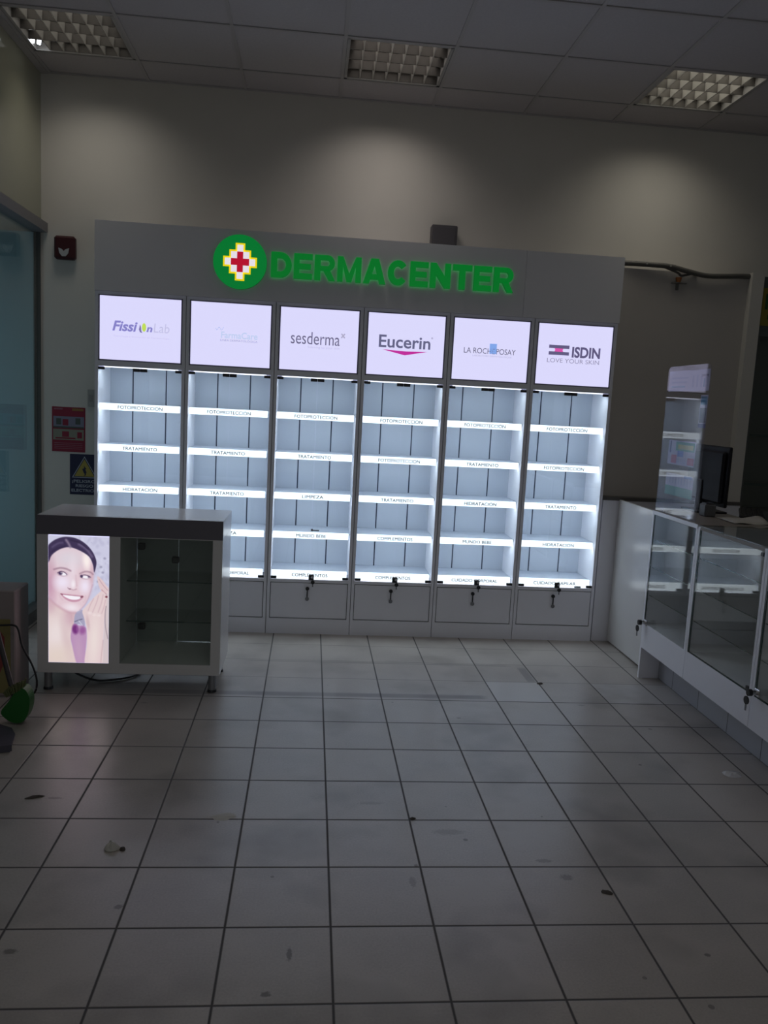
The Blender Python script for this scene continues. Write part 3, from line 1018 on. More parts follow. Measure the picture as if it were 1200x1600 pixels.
# ------------------------------------------------------------------ portrait shown on the kiosk's light panel
def portrait(nx=132, ny=280):
    U, V = np.meshgrid(np.linspace(107, 768, nx), np.linspace(113, 1507, ny))
    rng = np.random.RandomState(3)
    img = np.empty((ny, nx, 3))
    img[:] = (206, 205, 229)

    def blend(mask, col, a=1.0):
        mm = (np.clip(mask, 0, 1) * a)[..., None]
        img[:] = img * (1 - mm) + np.array(col, float) * mm

    def ell(cx, cy, rx, ry, rot=0.0, soft=0.15):
        c_, s_ = math.cos(rot), math.sin(rot)
        x_ = ((U - cx) * c_ + (V - cy) * s_) / rx
        y_ = (-(U - cx) * s_ + (V - cy) * c_) / ry
        r_ = np.sqrt(x_ * x_ + y_ * y_)
        return 1 - np.clip((r_ - (1 - soft)) / (2 * soft), 0, 1)

    def spl(pts, closed=True, sub=8):
        n = len(pts)
        o = []
        p_ = [np.array(p, float) for p in pts]
        rg = range(n) if closed else range(n - 1)
        for i in rg:
            if closed:
                a, b, c2, d2 = p_[i - 1], p_[i], p_[(i + 1) % n], p_[(i + 2) % n]
            else:
                a, b, c2, d2 = p_[max(i - 1, 0)], p_[i], p_[i + 1], p_[min(i + 2, n - 1)]
            for k in range(sub):
                t = k / sub
                o.append(0.5 * (2 * b + (c2 - a) * t + (2 * a - 5 * b + 4 * c2 - d2) * t * t + (-a + 3 * b - 3 * c2 + d2) * t ** 3))
        if not closed:
            o.append(p_[-1])
        return o

    def dist(path, closed):
        best = np.full(U.shape, 1e9)
        m_ = len(path)
        for i in range(m_ if closed else m_ - 1):
            a, b = path[i], path[(i + 1) % m_]
            dx, dy = b - a
            L2 = dx * dx + dy * dy + 1e-9
            t = np.clip(((U - a[0]) * dx + (V - a[1]) * dy) / L2, 0, 1)
            best = np.minimum(best, np.hypot(U - a[0] - t * dx, V - a[1] - t * dy))
        return best

    def shape(pts, soft=5.0, smooth=True):
        path = spl(pts) if smooth else [np.array(p, float) for p in pts]
        inside = np.zeros(U.shape, bool)
        m_ = len(path)
        for i in range(m_):
            (x1, y1), (x2, y2) = path[i], path[(i + 1) % m_]
            cond = ((y1 > V) != (y2 > V))
            with np.errstate(divide='ignore', invalid='ignore'):
                xx = (x2 - x1) * (V - y1) / (y2 - y1 + 1e-12) + x1
            inside ^= cond & (U < xx)
        dd = dist(path, True)
        sd = np.where(inside, dd, -dd)
        return np.clip(sd / (2 * soft) + 0.5, 0, 1)

    def stroke(pts, wdt, soft=4.0):
        dd = dist(spl(pts, False), False)
        return np.clip((wdt / 2 - dd) / (2 * soft) + 0.5, 0, 1)

    for _ in range(90):
        blend(ell(rng.uniform(430, 768), rng.uniform(113, 760), rng.uniform(8, 40), rng.uniform(6, 26), rng.uniform(0, 3), 0.6), (172, 170, 200) if rng.rand() < .6 else (226, 226, 244), 0.35)
    for x_, y_ in ((720, 345), (680, 440), (700, 500), (650, 600)):
        blend(ell(x_, y_, 14, 12, 0, .5), (140, 138, 165), .7)
    # shoulder, neck
    blend(shape([(90, 800), (180, 850), (280, 900), (400, 930), (395, 1050), (355, 1180), (362, 1310), (425, 1530), (60, 1540), (60, 1100)], 6), (226, 204, 204))
    blend(ell(330, 1010, 70, 120, 0.2, .6), (204, 166, 180), .8)
    blend(ell(150, 900, 60, 90, -0.4, .6), (214, 186, 192), .6)
    blend(ell(190, 1180, 110, 180, 0.15, .7), (238, 226, 226), .8)
    blend(ell(300, 1260, 40, 220, -0.2, .7), (212, 186, 190), .5)
    blend(ell(200, 1440, 140, 110, 0, .7), (228, 212, 200), .7)
    # gap, cloth, flower
    blend(shape([(400, 960), (445, 925), (485, 930), (505, 1090), (440, 1075), (388, 1090)], 5), (168, 164, 192))
    blend(stroke([(395, 1050), (430, 1035), (475, 1020)], 10), (96, 92, 120), .8)
    blend(stroke([(440, 1040), (480, 1090)], 8), (222, 220, 235), .8)
    blend(shape([(382, 1080), (440, 1090), (510, 1110), (528, 1210), (515, 1380), (508, 1530), (425, 1530), (365, 1310), (350, 1200)], 6), (188, 148, 188))
    blend(ell(440, 1380, 40, 150, -0.1, .7), (196, 160, 190), .8)
    blend(ell(400, 1135, 34, 52, -0.1, .35), (118, 52, 124))
    blend(ell(480, 1145, 34, 44, 0.2, .5), (148, 84, 150), .85)
    blend(ell(420, 1130, 10, 30, 0, .5), (150, 90, 155), .7)
    # face
    blend(shape([(80, 420), (125, 345), (220, 262), (310, 238), (390, 245), (480, 285), (550, 345), (592, 430), (600, 520), (586, 640), (560, 740), (522, 830), (470, 900), (400, 946), (330, 940), (250, 908), (180, 850), (130, 790), (90, 730)], 5), (228, 202, 212))
    blend(ell(120, 640, 60, 210, 0.0, .7), (198, 152, 176), .85)
    blend(ell(130, 420, 45, 90, 0, .7), (205, 170, 186), .7)
    blend(ell(330, 360, 150, 90, 0.0, .7), (222, 214, 224), .85)
    blend(ell(522, 375, 38, 85, -0.1, .6), (255, 243, 240), .95)
    blend(ell(578, 560, 26, 150, 0.1, .7), (206, 168, 184), .6)
    blend(ell(262, 620, 80, 75, 0, .7), (242, 232, 250), .9)
    blend(ell(505, 655, 52, 70, 0, .7), (242, 232, 250), .9)
    blend(ell(370, 480, 40, 120, 0, .7), (236, 222, 232), .7)
    blend(ell(360, 895, 75, 38, 0.1, .7), (246, 236, 244), .8)
    blend(stroke([(100, 790), (180, 862), (260, 915), (330, 945), (400, 950)], 20, 14), (200, 158, 174), .7)
    blend(stroke([(588, 640), (550, 770), (505, 860), (450, 920)], 12, 7), (190, 156, 178), .6)
    # hair
    hair = [(70, 420), (95, 250), (150, 180), (230, 138), (310, 124), (410, 138), (500, 185), (575, 260), (618, 340), (630, 410), (606, 500), (592, 420), (556, 340), (490, 290), (400, 250), (330, 236), (255, 252), (190, 288), (140, 336), (112, 400)]
    blend(shape(hair, 5), (62, 50, 84))
    blend(stroke([(300, 160), (325, 195), (345, 235)], 24, 10), (150, 134, 158), .8)
    blend(stroke([(440, 200), (520, 250), (580, 330)], 26, 12), (118, 104, 138), .75)
    blend(stroke([(150, 240), (210, 200), (260, 190)], 18, 10), (104, 92, 128), .6)
    blend(stroke([(350, 160), (450, 185), (540, 250)], 14, 8), (44, 34, 62), .8)
    blend(stroke([(135, 300), (200, 255), (290, 225)], 12, 8), (44, 34, 66), .7)
    # brows, eyes
    blend(stroke([(168, 482), (235, 464), (300, 472), (348, 492)], 17, 8), (152, 118, 138), .75)
    blend(stroke([(450, 520), (505, 496), (560, 500), (592, 522)], 15, 8), (152, 118, 138), .75)
    blend(ell(255, 524, 60, 28, 0.1, .4), (196, 166, 182), .7)
    blend(ell(510, 552, 58, 26, 0.1, .4), (196, 166, 182), .7)
    blend(ell(268, 530, 38, 17, 0.15, .25), (248, 244, 252))
    blend(ell(512, 556, 38, 15, 0.1, .25), (248, 244, 252))
    blend(ell(238, 522, 21, 18, 0, .35), (66, 50, 88))
    blend(ell(468, 548, 15, 17, 0, .25), (70, 54, 90))
    blend(ell(246, 517, 5, 5, 0, .4), (230, 226, 240))
    blend(stroke([(205, 520), (245, 500), (285, 512), (308, 535)], 8, 4), (84, 64, 96), .9)
    blend(stroke([(455, 544), (500, 532), (545, 542), (566, 556)], 8, 4), (84, 64, 96), .9)
    blend(ell(548, 553, 14, 9, 0, .4), (90, 72, 104), .8)
    blend(stroke([(215, 540), (265, 552), (305, 545)], 4, 4), (168, 136, 156), .7)
    blend(stroke([(470, 570), (515, 576), (555, 566)], 4, 4), (168, 136, 156), .7)
    # nose
    blend(stroke([(405, 540), (410, 600), (415, 655)], 10, 9), (206, 172, 188), .6)
    blend(ell(378, 640, 20, 40, 0, .7), (248, 240, 248), .9)
    blend(stroke([(318, 678), (332, 692), (352, 690)], 8, 5), (158, 122, 140), .85)
    blend(stroke([(362, 698), (385, 700), (412, 690)], 8, 5), (176, 138, 156), .8)
    blend(ell(340, 690, 12, 6, 0.2, .4), (130, 92, 112), .8)
    # mouth
    blend(shape([(238, 742), (300, 746), (365, 752), (430, 756), (492, 764), (470, 800), (430, 826), (370, 834), (310, 815), (265, 782)], 4), (202, 152, 174))
    blend(shape([(258, 756), (320, 760), (390, 766), (466, 772), (436, 800), (375, 808), (312, 792)], 3), (250, 244, 252))
    blend(stroke([(242, 748), (262, 756)], 10, 4), (130, 76, 96), .9)
    blend(ell(470, 774, 16, 10, -0.4, .35), (112, 62, 80), .9)
    blend(stroke([(262, 756), (330, 760), (400, 766), (470, 772)], 4, 3), (166, 112, 132), .8)
    blend(stroke([(222, 735), (232, 775), (262, 815)], 8, 9), (208, 172, 188), .45)
    blend(stroke([(512, 760), (512, 800), (492, 835)], 8, 9), (208, 172, 188), .45)
    # far hand's fingers, near hand, forearms
    blend(shape([(640, 545), (690, 575), (740, 640), (775, 690), (775, 790), (735, 740), (690, 710), (655, 640)], 5), (226, 200, 204))
    blend(stroke([(660, 575), (705, 640), (760, 700)], 7, 4), (178, 140, 156), .7)
    blend(stroke([(690, 690), (730, 730), (760, 745)], 9, 5), (180, 132, 146), .8)
    blend(shape([(725, 800), (775, 780), (780, 1530), (690, 1530), (712, 1250), (722, 1000)], 5), (214, 198, 202))
    blend(shape([(478, 932), (520, 875), (575, 810), (640, 742), (690, 705), (730, 735), (745, 800), (735, 900), (722, 1000), (718, 1090), (708, 1280), (690, 1530), (512, 1530), (528, 1300), (526, 1130), (498, 1010)], 5), (230, 208, 210))
    for a, b, c3 in (((600, 790), (570, 850), (540, 925)), ((655, 755), (630, 840), (590, 940)), ((705, 745), (685, 840), (650, 940)), ((732, 800), (715, 880), (690, 950))):
        blend(stroke([a, b, c3], 7, 6), (190, 156, 170), .65)
    for x_, y_ in ((560, 950), (610, 970), (660, 975)):
        blend(ell(x_, y_, 20, 14, 0, .6), (242, 226, 228), .7)
    blend(ell(610, 1250, 46, 230, 0.05, .7), (238, 224, 220), .8)
    blend(ell(540, 1060, 16, 70, -0.15, .6), (206, 176, 184), .7)
    blend(stroke([(738, 870), (728, 960), (732, 1090), (760, 1230)], 8, 5), (142, 124, 140), .8)
    blend(stroke([(708, 1250), (692, 1400), (682, 1530)], 8, 6), (190, 160, 166), .7)
    blend(ell(742, 766, 14, 12, 0, .4), (112, 44, 60), .9)
    blend(stroke([(756, 700), (764, 900), (766, 1100)], 8, 6), (238, 232, 232), .6)
    return U, V, np.clip(img, 0, 255)


def picture_material():
    m = bpy.data.materials.new('backlit_photo_print')
    m.use_nodes = True
    nt = m.node_tree
    b = nt.nodes['Principled BSDF']
    at = nt.nodes.new('ShaderNodeAttribute')
    at.attribute_name = 'print'
    b.inputs['Roughness'].default_value = 0.35
    b.inputs['Base Color'].default_value = (0.05, 0.05, 0.05, 1)
    nt.links.new(at.outputs['Color'], b.inputs['Emission Color'])
    b.inputs['Emission Strength'].default_value = 0.95
    return m


# ------------------------------------------------------------------ kiosk counter at the left
KX0, KX1, KY0, KY1, KZ0, KZ1 = 0.022, 1.012, -1.235, -0.785, 0.108, 0.986
ks = thing('kiosk_counter', 'white kiosk counter with a lit portrait panel and glass showcase', 'counter', ((KX0 + KX1) / 2, (KY0 + KY1) / 2, 0))
b = MB()
PX0, PX1, PZ0, PZ1 = 0.082, 0.4025, 0.167, 0.876
WX0, WX1, WZ0, WZ1 = 0.463, 0.957, 0.167, 0.876
b.box(KX0, 0.081, KY0, KY1, KZ0, 0.88)
b.box(0.958, KX1 - 0.0006, KY0, KY1, KZ0, 0.88)
b.box(0.4035, 0.462, KY0, KY1, KZ0, 0.88)
b.box(0.081, 0.4035, KY0, KY1, KZ0, 0.166)
b.box(0.462, 0.958, KY0, KY1, KZ0, 0.166)
b.box(0.081, 0.4035, KY0 + 0.06, KY1, 0.166, 0.88)
b.box(0.462, 0.958, KY0, KY1, 0.877, 0.88)
b.build('body', M['lam_gloss'], ks)
tp = MB().box(KX0, KX1, KY0 + 0.006, KY1 + 0.006, 0.8805, KZ1, 0, 0.002).build('slab_top', M['lam_gloss'], ks)
MB().box(KX0 - 0.001, KX1 + 0.0, KY0, KY0 + 0.0058, 0.8805, KZ1 - 0.001).build('edge_band', M['dark_band'], tp, label='charcoal front edge band')
lp = MB().box(PX0, PX1, KY0 + 0.002, KY0 + 0.05, PZ0, PZ1).build('light_panel', M['panel'], ks)
U, V, img = portrait()
ny_, nx_ = U.shape
mb = MB()
uu = (U - 107) / 661.0
vv = (V - 113) / 1394.0
mb.v = [(PX0 + a * (PX1 - PX0), KY0 + 0.0012, PZ1 - c_ * (PZ1 - PZ0)) for a, c_ in zip(uu.ravel(), vv.ravel())]
mb.f = [(r * nx_ + k, (r + 1) * nx_ + k, (r + 1) * nx_ + k + 1, r * nx_ + k + 1) for r in range(ny_ - 1) for k in range(nx_ - 1)]
mb.m = [0] * len(mb.f)
mb.smooth = [False] * len(mb.f)
pic = mb.build('portrait_print', picture_material(), lp)
ca = pic.data.color_attributes.new('print', 'FLOAT_COLOR', 'POINT')
sr = img.reshape(-1, 3) / 255.0
ln_ = np.where(sr <= 0.04045, sr / 12.92, ((sr + 0.055) / 1.055) ** 2.4)
ca.data.foreach_set('color', np.concatenate([ln_, np.ones((len(ln_), 1))], 1).astype(np.float32).ravel())
MB().box(WX0, WX1, KY0 + 0.010, KY0 + 0.015, WZ0, WZ1).build('front_glass', M['glass'], ks)
for zz in (0.60, 0.366):
    s = MB()
    s.box(WX0 + 0.001, WX1 - 0.001, KY0 + 0.151, KY1 - 0.02, zz, zz + 0.006, 0)
    s.box(WX0 + 0.001, WX1 - 0.001, KY0 + 0.150, KY0 + 0.151, zz - 0.0005, zz + 0.0065, 1)
    s.build('glass_shelf', [M['glass_green'], M['glass_edge']], ks)
# two back doors that do not quite close
for (xa, xb, za) in ((0.4645, 0.7050, 0.168), (0.7085, 0.9575, 0.171)):
    MB().box(xa, xb, KY1 - 0.018, KY1 - 0.002, za, 0.8765).build('back_door', M['dark_door'], ks)
for hx, hz in ((0.483, 0.755), (0.489, 0.265), (0.683, 0.68)):
    h = MB()
    h.box(hx - 0.012, hx + 0.030, KY1 - 0.05, KY1 - 0.0185, hz - 0.020, hz + 0.020, 0, 0.006)
    h.build('hinge', M['black'], ks)
for lx in (KX0 + 0.045, KX1 - 0.045):
    for ly in (KY0 + 0.045, KY1 - 0.06):
        l = MB()
        l.cyl((lx, ly, 0.012), (lx, ly, 0.1078), 0.022, n=20, mi=0)
        l.cyl((lx, ly, 0.0005), (lx, ly, 0.014), 0.027, 0.024, n=20, mi=1)
        l.build('leg', [M['alu'], M['black']], ks)
MB().tube([(0.12, -1.08, 0.100), (0.20, -1.10, 0.055), (0.30, -1.08, 0.012), (0.42, -1.04, 0.008), (0.49, -0.98, 0.008), (0.52, -0.90, 0.008)], 0.006, 8).build(
    'power_cord', M['black'], label='black power cord lying under the kiosk counter', cat='cord')

# ------------------------------------------------------------------ gate and glass counters at the right
gt = thing('counter_gate', 'plain white gate panel closing the gap between cabinets and glass counter', 'gate', (3.74, -0.38, 0))
MB().box(3.728, 3.748, -0.772, 0.006, 0.012, 1.068, 0, 0.002).build('panel', M['lam_gloss'], gt)
gl = MB()
gl.cyl((3.7279, -0.735, 0.372), (3.708, -0.735, 0.372), 0.016, n=16, mi=0)
gl.build('lock', [M['black']], gt)

CXF = 3.642
UN = [(-1.385, -0.780, 'wood', 'glass-front counter with a wooden top, standing next to the white gate'),
      (-2.085, -1.389, 'glass', 'glass-front counter with a clear glass top, middle of the right row'),
      (-2.790, -2.089, 'glass', 'glass-front counter cut off by the right edge, nearest the camera')]
M['wood_top'] = speckle('grey_brown_top', (0.30, 0.27, 0.24), (0.25, 0.225, 0.20), 12, 0.4)
for n, (ya, yb, top, lab) in enumerate(UN):
    t = thing('glass_counter', lab, 'display counter', (3.87, (ya + yb) / 2, 0), 'glass counters along the right side')
    c = MB()
    z0 = 0.0 if n == 0 else 0.205
    zl = 0.205
    c.box(CXF, 4.10, yb - 0.020, yb, zl, 1.071, 0)
    if n == 0:
        c.box(CXF, 3.772, yb - 0.020, yb, 0.0, zl, 0)
    c.box(CXF, 4.10, ya, ya + 0.020, zl, 1.071, 0)
    c.box(CXF + 0.0005, 4.10, ya + 0.020, yb - 0.020, 0.352, 0.368, 0)
    c.box(CXF, CXF + 0.018, ya + 0.020, yb - 0.020, zl, 0.352 if n == 0 else 0.370, 0)
    c.box(4.085, 4.10, ya + 0.020, yb - 0.020, 0.368, 1.071, 0)
    c.box(CXF + 0.018, 4.10, ya + 0.02, yb - 0.02, zl, zl + 0.012, 0)
    c.build('carcass', M['lam'], t)
    if top == 'wood':
        MB().box(CXF - 0.002, 4.115, ya, yb, 1.0715, 1.095, 0, 0.003).build('counter_top', [M['wood_top']], t)
        e = MB().box(CXF - 0.0035, CXF - 0.002, ya, yb, 1.0715, 1.095).build('top_edge', M['lam'], t)
    else:
        MB().box(CXF - 0.001, 4.115, ya + 0.002, yb - 0.002, 1.0865, 1.095).build('glass_top', M['glass_green'], t)
        e = MB()
        e.box(CXF, 4.11, yb - 0.022, yb, 1.0712, 1.0862)
        e.box(CXF, 4.11, ya, ya + 0.022, 1.0712, 1.0862)
        e.build('top_rail', M['lam'], t)
    gy0, gy1 = ya + 0.022, yb - 0.022
    g0 = 0.355 if n == 0 else 0.376
    gd = MB().box(CXF + 0.002, CXF + 0.007, gy0 + 0.004, gy1 - 0.004, g0, 1.068).build('glass_door', M['glass_green'], t)
    ed = MB()
    ed.box(CXF + 0.0015, CXF + 0.008, gy0, gy0 + 0.0035, g0, 1.068)
    ed.box(CXF + 0.0015, CXF + 0.008, gy1 - 0.0095 if n else gy1 - 0.0035, gy1, g0, 1.068)
    ed.box(CXF + 0.0015, CXF + 0.008, gy0, gy1, g0 - (0.010 if n else 0.003), g0)
    ed.build('door_edge', M['glass_edge'], gd)
    for zz in (0.905, 0.728, 0.546):
        s = MB()
        s.box(CXF + 0.019, 4.084, ya + 0.021, yb - 0.021, zz, zz + 0.006, 0)
        s.box(CXF + 0.018, CXF + 0.019, ya + 0.021, yb - 0.021, zz, zz + 0.006, 1)
        s.build('glass_shelf', [M['glass_green'], M['glass_edge']], t)
    if n != 1:
        # chrome cam lock at the far lower corner of the door, with its key
        yk = gy1 - 0.02
        k = MB()
        k.box(CXF - 0.006, CXF + 0.001, yk - 0.032, yk + 0.014, g0 + 0.004, g0 + 0.040, 0, 0.003)
        k.cyl((CXF - 0.006, yk - 0.006, g0 + 0.022), (CXF - 0.030, yk - 0.006, g0 + 0.022), 0.012, n=16, mi=0)
        k.cyl((CXF - 0.030, yk - 0.006, g0 + 0.022), (CXF - 0.048, yk - 0.006, g0 + 0.022), 0.017, n=16, mi=1)
        lk = k.build('lock', [M['steel'], M['black']], gd, label='chrome lock with black key head')
        kk = MB()
        kk.cyl((CXF - 0.048, yk - 0.006, g0 - 0.016), (CXF - 0.054, yk - 0.006, g0 - 0.016), 0.020, n=16, mi=0)
        kk.box(CXF - 0.053, CXF - 0.049, yk - 0.011, yk - 0.001, g0 - 0.066, g0 - 0.030, 1)
        kk.build('key', [M['black'], M['key']], lk)
    else:
        for zz in (g0 + 0.01, 1.05):
            MB().box(CXF - 0.002, CXF + 0.011, gy0 + 0.004, gy0 + 0.03, zz - 0.006, zz + 0.012, 0, 0.002).build('hinge', M['black'], gd)

# ------------------------------------------------------------------ things on the counter
CT = 1.0955
ac = thing('acrylic_screen', 'upright clear acrylic screen standing at the counter end', 'screen', (3.664, -1.03, CT))
yA, yB_ = -1.310, -0.768      # near end, far end
r_ = 0.03
H_ = 1.988 - CT
Wd = yB_ - yA
out = [(0, 0), (Wd, 0)] + [(Wd - r_ + r_ * math.cos(math.radians(a)), H_ - r_ + r_ * math.sin(math.radians(a))) for a in (0, 30, 60, 90)] + [(r_ - r_ * math.sin(math.radians(a)), H_ - r_ + r_ * math.cos(math.radians(a))) for a in (0, 30, 60, 90)]
s = MB()
# text plane facing -x: ex = -y ; start at far end
s.prism(out, (3.660, yB_, CT), NX, EZ, 0.004)
s.build('sheet', M['acrylic'], ac)
ft = MB()
for yy in (yA + 0.08, yB_ - 0.10):
    ft.box(3.6645, 3.70, yy, yy + 0.030, CT, CT + 0.004)
    ft.box(3.6645, 3.668, yy, yy + 0.030, CT, CT + 0.03)
ft.build('foot', M['acrylic'], ac)


def sheet(name, y_far, y_near, z0, z1, label, cat, mats, deco, x=3.6648):
    m_ = MB()
    m_.box(x, x + 0.0006, y_near, y_far, z0, z1, 0)
    deco(m_, x - 0.0004, y_far, y_near, z0, z1)
    m_.build(name, mats, label=label, cat=cat)


def yrect(m_, x, ya_, yb_, za_, zb_, mi_):
    m_.box(x, x + 0.0003, ya_, yb_, za_, zb_, mi_)


WHT = P('white_paper', (0.58, 0.57, 0.66), 0.6)
PALE = P('pale_print', (0.40, 0.42, 0.56), 0.6)
TEAL = P('teal_print', (0.04, 0.24, 0.36), 0.5)
DKP = P('dark_print', (0.09, 0.09, 0.13), 0.5)
NAVY = P('navy_print', (0.05, 0.05, 0.18), 0.5)
GRN = P('green_print', (0.05, 0.30, 0.17), 0.5)
YEL = P('yellow_print', (0.52, 0.52, 0.12), 0.5)
BLU = P('blue_print', (0.10, 0.20, 0.50), 0.5)
RED = P('red_print', (0.50, 0.08, 0.14), 0.5)


def deco_header(m_, x, yf_, yn_, z0, z1):
    for k in range(3):
        yrect(m_, x, yf_ - 0.26 + 0.02 * k, yf_ - 0.04, z1 - 0.048 - 0.026 * k, z1 - 0.038 - 0.026 * k, 1 if k != 2 else 2)
    for k in range(4):
        yrect(m_, x, yf_ - 0.33 - 0.05 * k, yf_ - 0.31 - 0.05 * k, z1 - 0.10, z1 - 0.03, 1)
    yrect(m_, x, yn_ + 0.02, yn_ + 0.10, z1 - 0.040, z1 - 0.028, 3)
    yrect(m_, x, yn_ + 0.05, yn_ + 0.07, z1 - 0.10, z1 - 0.05, 2)


sheet('paper_notice', yB_ - 0.012, yA + 0.012, 1.838, 1.960, 'white paper notice across the top of the acrylic screen', 'notice', [WHT, PALE, TEAL, DKP], deco_header)


def deco_small(m_, x, yf_, yn_, z0, z1):
    yrect(m_, x, yn_ + 0.008, yf_ - 0.008, z1 - 0.055, z1 - 0.008, 1)
    yrect(m_, x, yn_ + 0.010, yf_ - 0.010, z1 - 0.066, z1 - 0.060, 3)
    yrect(m_, x, yn_ + 0.008, yf_ - 0.008, z0 + 0.028, z1 - 0.072, 2)
    yrect(m_, x, yn_, yf_, z0, z0 + 0.024, 4)


sheet('small_sticker', -1.213, -1.300, 1.630, 1.815, 'small white sticker with a teal mark at the screen edge', 'sticker', [WHT, TEAL, DKP, PALE, NAVY], deco_small)


def deco_ad(m_, x, yf_, yn_, z0, z1):
    w_ = yf_ - yn_
    yrect(m_, x, yn_ + 0.01, yf_ - 0.10, z1 - 0.06, z1 - 0.006, 1)
    yrect(m_, x - 0.0002, yn_ + 0.03, yf_ - 0.13, z1 - 0.05, z1 - 0.022, 2)
    yrect(m_, x, yf_ - 0.04, yf_ - 0.02, z0 + 0.07, z1 - 0.004, 6)
    yrect(m_, x, yn_ + w_ * 0.42, yn_ + w_ * 0.64, z0 + 0.05, z0 + 0.085, 3)
    yrect(m_, x, yf_ - 0.12, yf_ - 0.05, z0 + 0.008, z0 + 0.058, 4)
    yrect(m_, x, yn_ + 0.01, yn_ + 0.09, z0 + 0.008, z0 + 0.050, 4)
    for k in range(5):
        yrect(m_, x, yn_ + 0.12 + 0.024 * k, yn_ + 0.135 + 0.024 * k, z0 + 0.01, z0 + 0.04, 5)


sheet('advert_leaflet', -0.862, -1.215, 1.400, 1.545, 'colourful leaflet with green and yellow top behind the screen', 'leaflet', [WHT, GRN, YEL, BLU, RED, PALE, NAVY], deco_ad)


def deco_low(m_, x, yf_, yn_, z0, z1):
    for k in range(8):
        yrect(m_, x, yn_ + 0.03 + 0.038 * k, yn_ + 0.038 + 0.038 * k, z0 + 0.072, z1 - 0.02, 1)
    yrect(m_, x, yn_, yf_, z0, z0 + 0.055, 2)
    yrect(m_, x, yn_ + 0.02, yn_ + 0.12, z1 - 0.016, z1 - 0.002, 3)


sheet('price_leaflet', -0.866, -1.226, 1.215, 1.345, 'white leaflet with a green lower band behind the screen', 'leaflet', [WHT, PALE, GRN, BLU, RED], deco_low)

mo = thing('monitor', 'black computer monitor seen from behind on the counter', 'monitor', (4.02, -0.74, CT))
m_ = MB()
m_.box(3.985, 4.005, -1.005, -0.50, 1.150, 1.520, 0, 0.006)
m_.box(3.960, 3.986, -0.98, -0.53, 1.17, 1.49, 0, 0.012)
m_.build('back_shell', P('monitor_plastic', (0.010, 0.010, 0.013), 0.6, spec=0.25), mo)
MB().box(4.0052, 4.007, -0.995, -0.51, 1.16, 1.51).build('display', P('screen_off', (0.01, 0.01, 0.012), 0.1), mo)
m_ = MB()
m_.box(3.95, 3.972, -0.76, -0.69, 1.10, 1.30, 0, 0.004)
m_.box(3.90, 4.10, -0.84, -0.61, CT, CT + 0.012, 0, 0.004)
m_.build('stand', M['black'], mo)

kb = MB()
R_ = Matrix.Translation((4.16, -1.02, CT + 0.012)) @ Matrix.Rotation(math.radians(62), 4, 'Z')
kb.box(-0.02, 0.40, -0.07, 0.07, -0.011, 0.010, 0, 0.005, R_)
for a in range(14):
    for b_ in range(4):
        kb.box(-0.01 + 0.029 * a, 0.014 + 0.029 * a, -0.06 + 0.031 * b_, -0.034 + 0.031 * b_, 0.010, 0.015, 1, 0.0, R_)
kb.build('keyboard', [M['black'], P('key_caps', (0.02, 0.02, 0.024), 0.5)], label='black keyboard lying on the counter right of the monitor', cat='keyboard')

rc = MB()
rc.box(3.86, 3.93, -1.02, -0.94, CT, CT + 0.075, 0, 0.006)
rc.box(3.87, 3.92, -1.01, -0.95, CT + 0.075, CT + 0.082, 1)
rc.build('card_reader', [P('grey_device', (0.10, 0.10, 0.105), 0.4), M['black']], label='small grey device standing in front of the monitor', cat='card reader')
pp = MB()
g = [(0.0, 0.0), (0.15, 0.02), (0.30, 0.0)]
vs, fs = [], []
for a in range(9):
    for c_ in range(7):
        u_, v_ = a / 8, c_ / 6
        vs.append((3.90 + 0.21 * u_ + 0.02 * v_, -1.30 + 0.26 * v_, CT + 0.003 + 0.030 * math.sin(PI * v_) * u_ + 0.004 * math.sin(7 * u_)))
for a in range(8):
    for c_ in range(6):
        fs.append((a * 7 + c_, (a + 1) * 7 + c_, (a + 1) * 7 + c_ + 1, a * 7 + c_ + 1))
pp.add(vs, fs, 0, True)
po = pp.build('paper_sheet', P('loose_paper', (0.48, 0.46, 0.42), 0.7), label='loose curled white paper on the wooden counter top', cat='paper')
sm_ = po.modifiers.new('thickness', 'SOLIDIFY')
sm_.thickness = 0.0006
sm_.offset = 1

# dark glazed cabinet beyond the partition, with a yellow sign over it
dc = thing('wall_cabinet', 'dark glazed cabinet with glass shelves beyond the partition post', 'cabinet', (5.1, 0.25, 0.0))
m_ = MB()
m_.box(4.672, 4.69, 0.06, 0.39, 0.0, 2.72)
m_.box(5.55, 5.57, 0.06, 0.39, 0.0, 2.72)
m_.box(4.69, 5.55, 0.37, 0.39, 0.0, 2.72)
m_.box(4.69, 5.55, 0.06, 0.37, 2.30, 2.72)
m_.box(4.69, 5.55, 0.06, 0.37, 0.0, 1.02)
m_.build('carcass', P('dark_cabinet', (0.085, 0.095, 0.09), 0.5), dc)
MB().box(4.691, 5.549, 0.062, 0.067, 1.022, 2.298).build('glass_door', M['glass_green'], dc)
for zz in (1.215, 1.58):
    m_ = MB()
    m_.box(4.691, 5.549, 0.09, 0.369, zz, zz + 0.008, 0)
    m_.box(4.691, 5.549, 0.088, 0.09, zz - 0.008, zz + 0.012, 1)
    m_.build('glass_shelf', [M['glass_green'], M['glass_edge']], dc)
ys_ = MB().box(4.672, 5.05, 0.048, 0.0595, 2.375, 2.64, 0)
ys_.box(4.695, 4.90, 0.0465, 0.048, 2.555, 2.60, 1)
ys_.box(4.695, 4.715, 0.0465, 0.048, 2.49, 2.555, 1)
ys_.box(4.72, 4.86, 0.0465, 0.048, 2.42, 2.455, 1)
ys_.build('shelf_sign', [P('sign_yellow_board', (0.22, 0.18, 0.015), 0.5), P('sign_dark_green', (0.01, 0.07, 0.015), 0.5)], label='yellow sign with dark green marks at the right picture edge', cat='sign')

